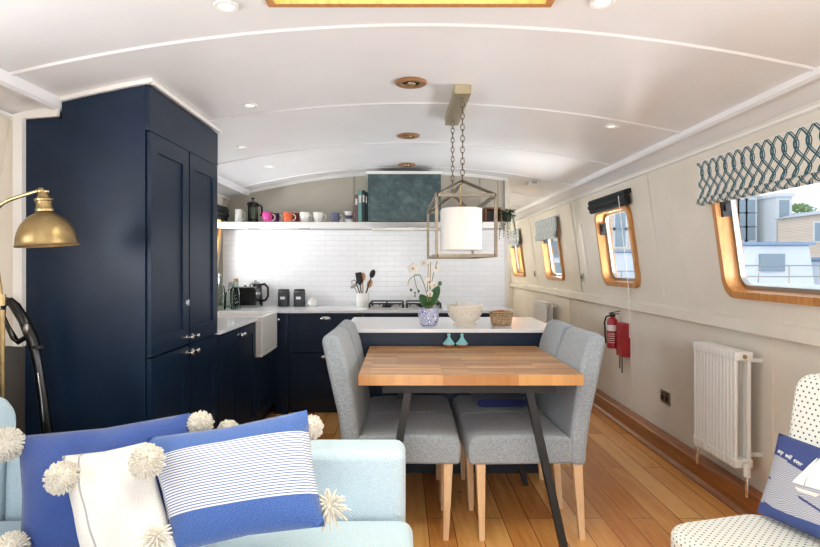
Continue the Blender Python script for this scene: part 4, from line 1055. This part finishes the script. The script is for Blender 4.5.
def cushion(par, name, m, c, ex, ey, ez, w, h, T, pinch=.06, uvs=(1, 1), tp=0, nu=22, nv=18, wob=.006):
    """pillow centred at c: ex along width, ey along height, ez outwards; corners stay sharp"""
    ex, ey, ez = (Vector(v).normalized() for v in (ex, ey, ez)); c = Vector(c); mb = MB()
    def f(sd):
        def g(u, v):
            a, b = 2*u-1, 2*v-1
            th = T*((1-abs(a)**2.6)*(1-abs(b)**2.6))**.55
            x = a*w/2*(1-pinch*(1-b*b)*.0-pinch*(1-abs(b))*abs(a)*.6); y = b*h/2*(1-pinch*(1-abs(a))*abs(b)*1.1)
            x *= 1-tp*(1-v); k = noise.noise(Vector((a*2.1, b*2.1, sd*3+c.x*5)))*wob*(1 if abs(a) < .98 and abs(b) < .98 else 0)
            return c+ex*x+ey*y+ez*(sd*th/2+k)
        return g
    mb.grid(f(1), nu, nv, lambda u, v: (u, v)); mb.grid(f(-1), nu, nv, lambda u, v: (u, v))
    bmesh.ops.remove_doubles(mb.b, verts=mb.b.verts, dist=1e-5)
    return mb.build(name, m, par, smooth=80)
_pom = [None]
def pompom(par, c, rr, tassel=False):
    c = Vector(c)
    if True:
        mb = MB(); rnd = random.Random(int(c.x*1000)+int(c.z*777))
        if not tassel: mb.ball((0, 0, 0), .80, 14)
        else: mb.ball((0, 0, 0), .40, 10)
        N = 420 if not tassel else 90
        for k in range(N):
            z = 1-2*(k+.5)/N; a = k*2.39996; s = sqrt(1-z*z); d = Vector((s*cos(a), s*sin(a), z))
            d = (d+Vector((rnd.uniform(-.2, .2),)*3)*.5).normalized(); L = rnd.uniform(.92, 1.06) if not tassel else rnd.uniform(.8, 1.3)
            sd = d.orthogonal().normalized()*rnd.uniform(-.12, .12)
            dr = Vector((0, 0, -.12*L)) if tassel else Vector((0, 0, -.04))
            mb.tube([d*.3, d*.65*L+sd, d*L+sd*1.6+dr], [.055, .065, .045] if not tassel else [.08, .075, .05], 5)
        for v in mb.b.verts: v.co = v.co*rr+c
        return mb.build('pompom', 'pom', par, smooth=70)
def soft(x, y, D): return px(x, y, D)
# big blue cushion
def pillow_from_px(name, label, m, tl, tr, bl, Dt, Db, T, **kw):
    TL, TR, BL = soft(*tl, Dt), soft(*tr, Dt), soft(*bl, Db)
    ex = TR-TL; ey = TL-BL; w, h = ex.length, ey.length; c = TL+ex/2-ey/2; nz = ex.cross(ey).normalized()
    r = thing(name, label, 'cushion', c-ey/2, 0, kw.pop('grp', 'cushions on the sofa')); cover = cushion(r, 'cover', m, c, ex, ey, nz, w, h, T, **kw)
    return r, c, ex, ey, nz
r, c, ex, ey, nz = pillow_from_px('cushion', 'large plain blue cushion at the back left of the sofa', 'blue', (18, 436), (190, 413), (20, 562), 1.84, 1.64, .15, wob=.014)
pompom(r, soft(6, 444, 1.78), .052); pompom(r, soft(200, 424, 1.83), .042); pompom(r, soft(10, 550, 1.6), .05); pompom(r, soft(228, 430, 1.86), .034)
r, c, ex, ey, nz = pillow_from_px('cushion', 'white cushion with a thin grey stripe and pompoms in the middle', 'whitestripe', (62, 456), (146, 442), (86, 575), 1.66, 1.48, .12, pinch=.04, wob=.014)
pompom(r, soft(62, 477, 1.56), .044); pompom(r, soft(147, 461, 1.53), .046)
r, c, ex, ey, nz = pillow_from_px('cushion', 'blue cushion with a band of fine white stripes in front', 'striped', (146, 438), (307, 410), (160, 555), 1.67, 1.50, .14, tp=.16)
pompom(r, soft(311, 427, 1.68), .036); pompom(r, soft(329, 507, 1.56), .046, True); pompom(r, soft(156, 538, 1.40), .034, True)

# ------------------------------------------------------------------ armchair and sailing cushion on the right
fc = Vector((-.965, -.26, 0)).normalized(); sd = Vector((.26, -.965, 0)).normalized()
AC = Vector((1.178, 1.69, 0)); th = math.atan2(sd.y, sd.x)      # local x = sd, local y = -fc
r = thing('armchair', 'white armchair with small navy dots in the right foreground', 'armchair', AC, th)
R = xf(r)
def loc_build(mb, name, m, bev, seg=4, **k): mb.b.transform(R); return mb.build(name, m, r, bev, seg, **k)
def uvlocal(mb):
    mb.b.normal_update(); L = mb.b.loops.layers.uv.verify(); mb.uv = True
    for f in mb.b.faces:
        n_ = f.normal; a = max(range(3), key=lambda i: abs(n_[i]))
        for lp in f.loops:
            c_ = lp.vert.co; lp[L].uv = (c_.y, c_.z) if a == 0 else (c_.x, c_.z) if a == 1 else (c_.x, c_.y)
    return mb
# local +y points to the back of the chair, local x along the back
mb = MB(); n_ = 8
op = [(x, y) for x, y in rrect(.66, .44, .10, 6, 0, -.025)]
mb.prism(op, .26, .445, 'Z'); loc_build(uvlocal(mb), 'seat', 'dots', .03)
bp = rrect(.62, .66, .06, 5, 0, .60)
mb = MB(); mb.prism(bp, .20, .32, 'Y')
for v in mb.b.verts: v.co.y += max(0, v.co.z-.42)*.22
loc_build(uvlocal(mb), 'backrest', 'dots', .03)
for x in (-.26, .26):
    for y in (-.24, .14):
        mb = MB(); mb.taper((x*1.05, y*1.05, 0), (x, y, .28), .014, .014, .02, .02); loc_build(mb, 'leg', 'beech', 0)
TL, BL, BR = px(778, 436, 2.08), px(757, 512, 1.99), None
ex = sd.copy(); ey = (TL-BL); ey = ey.normalized(); nz = ex.cross(ey).normalized()
if nz.dot(fc) < 0: nz = -nz
w, h = .43, .295
cc = BL+ex*(w/2)+ey*(h/2)+Vector((0, 0, .0))
rp = thing('cushion', 'navy cushion with a white sailing boat on the dotted armchair', 'cushion', cc-ey*h/2)
cushion(rp, 'cover', 'sea', cc, ex, ey, nz, w, h, .10, wob=.002)
def cp(a, b, lift=.004):
    """point on the cushion's front at a,b in 0..1"""
    A_, B_ = 2*a-1, 2*b-1; t_ = .10*((1-abs(A_)**2.6)*(1-abs(B_)**2.6))**.55
    return cc+ex*A_*w/2+ey*B_*h/2+nz*(t_/2+lift)
def patch(name, outline, m, lift=.004):
    """filled outline laid over the cushion's curve with some thickness"""
    mb = MB(); ctr = (sum(p[0] for p in outline)/len(outline), sum(p[1] for p in outline)/len(outline)); n_ = len(outline); K = 5
    rings = [[mb.b.verts.new(cp(ctr[0]+(p[0]-ctr[0])*k/K, ctr[1]+(p[1]-ctr[1])*k/K, lift)) for p in outline] for k in range(1, K+1)]
    c0 = mb.b.verts.new(cp(ctr[0], ctr[1], lift))
    for i in range(n_): mb.b.faces.new((c0, rings[0][i], rings[0][(i+1) % n_]))
    for a, b in zip(rings, rings[1:]):
        for i in range(n_): mb.b.faces.new((a[i], b[i], b[(i+1) % n_], a[(i+1) % n_]))
    low = [mb.b.verts.new(cp(p[0], p[1], .0)) for p in outline]
    for i in range(n_): mb.b.faces.new((rings[-1][i], low[i], low[(i+1) % n_], rings[-1][(i+1) % n_]))
    mb.build(name, m, rp)
def lerp_pts(P_, k=5):
    out = []
    for i in range(len(P_)):
        a, b = P_[i], P_[(i+1) % len(P_)]; out += [(a[0]+(b[0]-a[0])*j/k, a[1]+(b[1]-a[1])*j/k) for j in range(k)]
    return out
patch('sail', lerp_pts([(.475, .90), (.42, .66), (.415, .47), (.54, .49)]), 'sail')
patch('sail', lerp_pts([(.44, .82), (.375, .62), (.31, .46), (.40, .465)]), 'sail')
patch('pennant', lerp_pts([(.475, .92), (.43, .95), (.48, .94), (.505, .96)], 2), 'sail')
patch('boat_hull', lerp_pts([(.34, .42), (.54, .445), (.51, .40), (.37, .385)]), 'label')
# script lettering
def lettering(body, size, a0, b0, a1, b1):
    cu = bpy.data.curves.new('lettering', 'FONT'); cu.body = body; cu.size = size; cu.extrude = .0006; cu.shear = .3
    to = bpy.data.objects.new('tmp', cu); COL.objects.link(to)
    dg = bpy.context.evaluated_depsgraph_get(); me = bpy.data.meshes.new_from_object(to.evaluated_get(dg)); bpy.data.objects.remove(to)
    xs_ = [v.co.x for v in me.vertices]; wx = max(xs_)-min(xs_); inv = xf(rp).inverted()
    for v in me.vertices:
        t = (v.co.x-min(xs_))/wx; a = a0+(a1-a0)*t; b = b0+(b1-b0)*t+v.co.y/h
        v.co = inv @ (cp(a, b, .006+v.co.z))
    me.materials.clear(); me.materials.append(M['sail']); o = bpy.data.objects.new('lettering', me); COL.objects.link(o); o.parent = rp
lettering('any  will  ever', .024, .10, .74, .36, .655)

# ------------------------------------------------------------------ outside: dock water, barges, buildings, tree
MB().box(2.4, 90, -30, 120, -.7, -.6).build('water', 'water', kind=ST)
def building(name, label, x0, x1, y0, y1, h, wallm, roofm, wins, cat='building', pitched=True):
    r = thing(name, label, cat, ((x0+x1)/2, (y0+y1)/2, -.6)); MB().box(x0, x1, y0, y1, -.6, h).build('walls', wallm, r)
    if pitched: MB().prism([(x0-.3, h), (x1+.3, h), ((x0+x1)/2, h+(x1-x0)*.16)], y0-.3, y1+.3).build('roof', roofm, r)
    else: MB().box(x0-.2, x1+.2, y0-.2, y1+.2, h, h+.35).build('roof', roofm, r)
    for (xc, zc, w, hh) in wins:
        f = MB().box(xc-w/2-.12, xc+w/2+.12, y0-.07, y0, zc-hh/2-.12, zc+hh/2+.12).build('window_surround', 'stone', r)
        MB().box(xc-w/2, xc+w/2, y0-.10, y0-.07, zc-hh/2, zc+hh/2).build('window_glazing', 'ext_glass', f)
D1 = 60.0; s1 = F/D1
def bx(xp): return (xp-CX)/F*D1
def bz(yp): return CH-(yp-CY)/F*D1
building('apartment_block', 'pale apartment block at the left of the nearest window view', bx(722), bx(757), D1, D1+6, bz(196), 'stone', 'stone', [(bx(x), bz(y), 1.0, 1.3) for x in (734, 742, 750) for y in (206, 220, 234)], pitched=False)
r_t = building('stone_tower', 'square pale stone tower beyond the moored barge', bx(764), bx(779), D1-2, D1+3, bz(199), 'stone', 'stone', [(bx(771), bz(212), 1.0, 2.0)], 'tower', False)
building('stone_tower', 'slimmer top stage of the stone tower with an open lantern', bx(766), bx(776), D1-1.5, D1+1, bz(190), 'stone', 'stone', [], 'tower', False) if False else None
building('warehouse', 'low pale slate roofed warehouse behind the barge', bx(757), bx(806), D1+8, D1+12, bz(235), 'stone', 'ext_roof', [(bx(x), bz(243), .8, 1.2) for x in (770, 782, 794)])
building('brick_house', 'brick house at the right edge of the nearest window view', bx(822)*.85, bx(860)*.85, D1*.85, D1*.85+6, CH-(214-CY)/F*D1*.85, 'brick', 'ext_roof', [(bx(820)*.85, CH-(232-CY)/F*D1*.85, 1.0, 1.6)])
D1 = 40.0
building('brick_warehouse', 'pale brick warehouse seen through the middle window', bx(588), bx(672), D1, D1+6, bz(150), 'brick', 'ext_roof', [(bx(x), bz(y), .7, 1.2) for x in (600, 620, 640, 660) for y in (220, 238)], pitched=False)
D1 = 46.0
building('terrace_house', 'pale terrace house seen through the small corridor windows', bx(500), bx(558), D1, D1+6, bz(190), 'stone', 'ext_roof', [(bx(x), bz(y), .9, 1.4) for x in (512, 524, 546, 556) for y in (225, 250)], pitched=False)
T_ = px(800, 214, 62); r = thing('tree', 'pale green tree beyond the warehouse roof', 'tree', (T_.x, T_.y, -.6))
MB().tube([(T_.x, T_.y, -.6), (T_.x, T_.y, T_.z)], [.25, .12], 8).build('trunk', 'cork', r)
mb = MB()
for k in range(420):
    d = Vector((random.gauss(0, 1), random.gauss(0, 1), random.gauss(0, 1))).normalized()*random.uniform(.6, 1); p = T_+Vector((d.x*1.6, d.y*1.4, d.z*1.0))
    leaf(mb, p, d+Vector((0, 0, .3)), .35, .16)
mb.build('foliage', 'tree', r)
def barge(label, Y, x0, x1, zh, cabin, m):
    r = thing('barge', label, 'boat', ((x0+x1)/2, Y+1.2, -.6), 0, 'barges moored alongside')
    zc0 = zh; L = x1-x0
    mb = MB(); mb.prism([(x0, zh+.15), (x0+.5, -.6), (x1-.3, -.6), (x1, zh)], Y, Y+2.4); mb.build('hull', m, r, .03)
    MB().box(x0-.02, x1+.02, Y-.05, Y+2.45, zh-.09, zh).build('rubbing_rail', 'hull_blue', r)
    for (a, b, h) in cabin:
        cb = MB().prism([(a, zh), (b, zh), (b-.12, zh+h), (a+.12, zh+h)], Y+.35, Y+2.05).build('cabin', 'hull', r, .03)
        MB().box(a+.05, b-.05, Y+.28, Y+2.12, zh+h, zh+h+.06).build('cabin_roof', 'hull_blue', r)
        nw = max(1, int((b-a)/.9))
        for k in range(nw):
            xc = a+(b-a)*(k+.5)/nw; MB().box(xc-.24, xc+.24, Y+.30, Y+.36, zh+h*.4, zh+h*.8).build('cabin_window', 'ext_glass', r)
    mb = MB()
    for k in range(8):
        x = x0+.2+k*(L-.4)/7; mb.tube([(x, Y+.05, zh), (x, Y+.05, zh+.45)], .014, 5)
    for zz in (.24, .45): mb.tube([(x0+.2, Y+.05, zh+zz), (x1-.2, Y+.05, zh+zz)], .012, 5)
    mb.build('guard_rail', 'steel', r)
barge('white barge with deck rails filling the nearest window view', 11.0, 6.0, 10.5, .85, [(6.35, 8.1, .85), (8.3, 9.6, .55)], 'hull')
barge('blue grey barge seen through the middle window', 15.0, 4.4, 8.6, .70, [(4.8, 8.0, .95)], 'hull_blue')
barge('pale barge seen through the corridor windows', 22.0, 4.0, 8.4, .60, [(4.4, 7.6, 1.0)], 'hull')
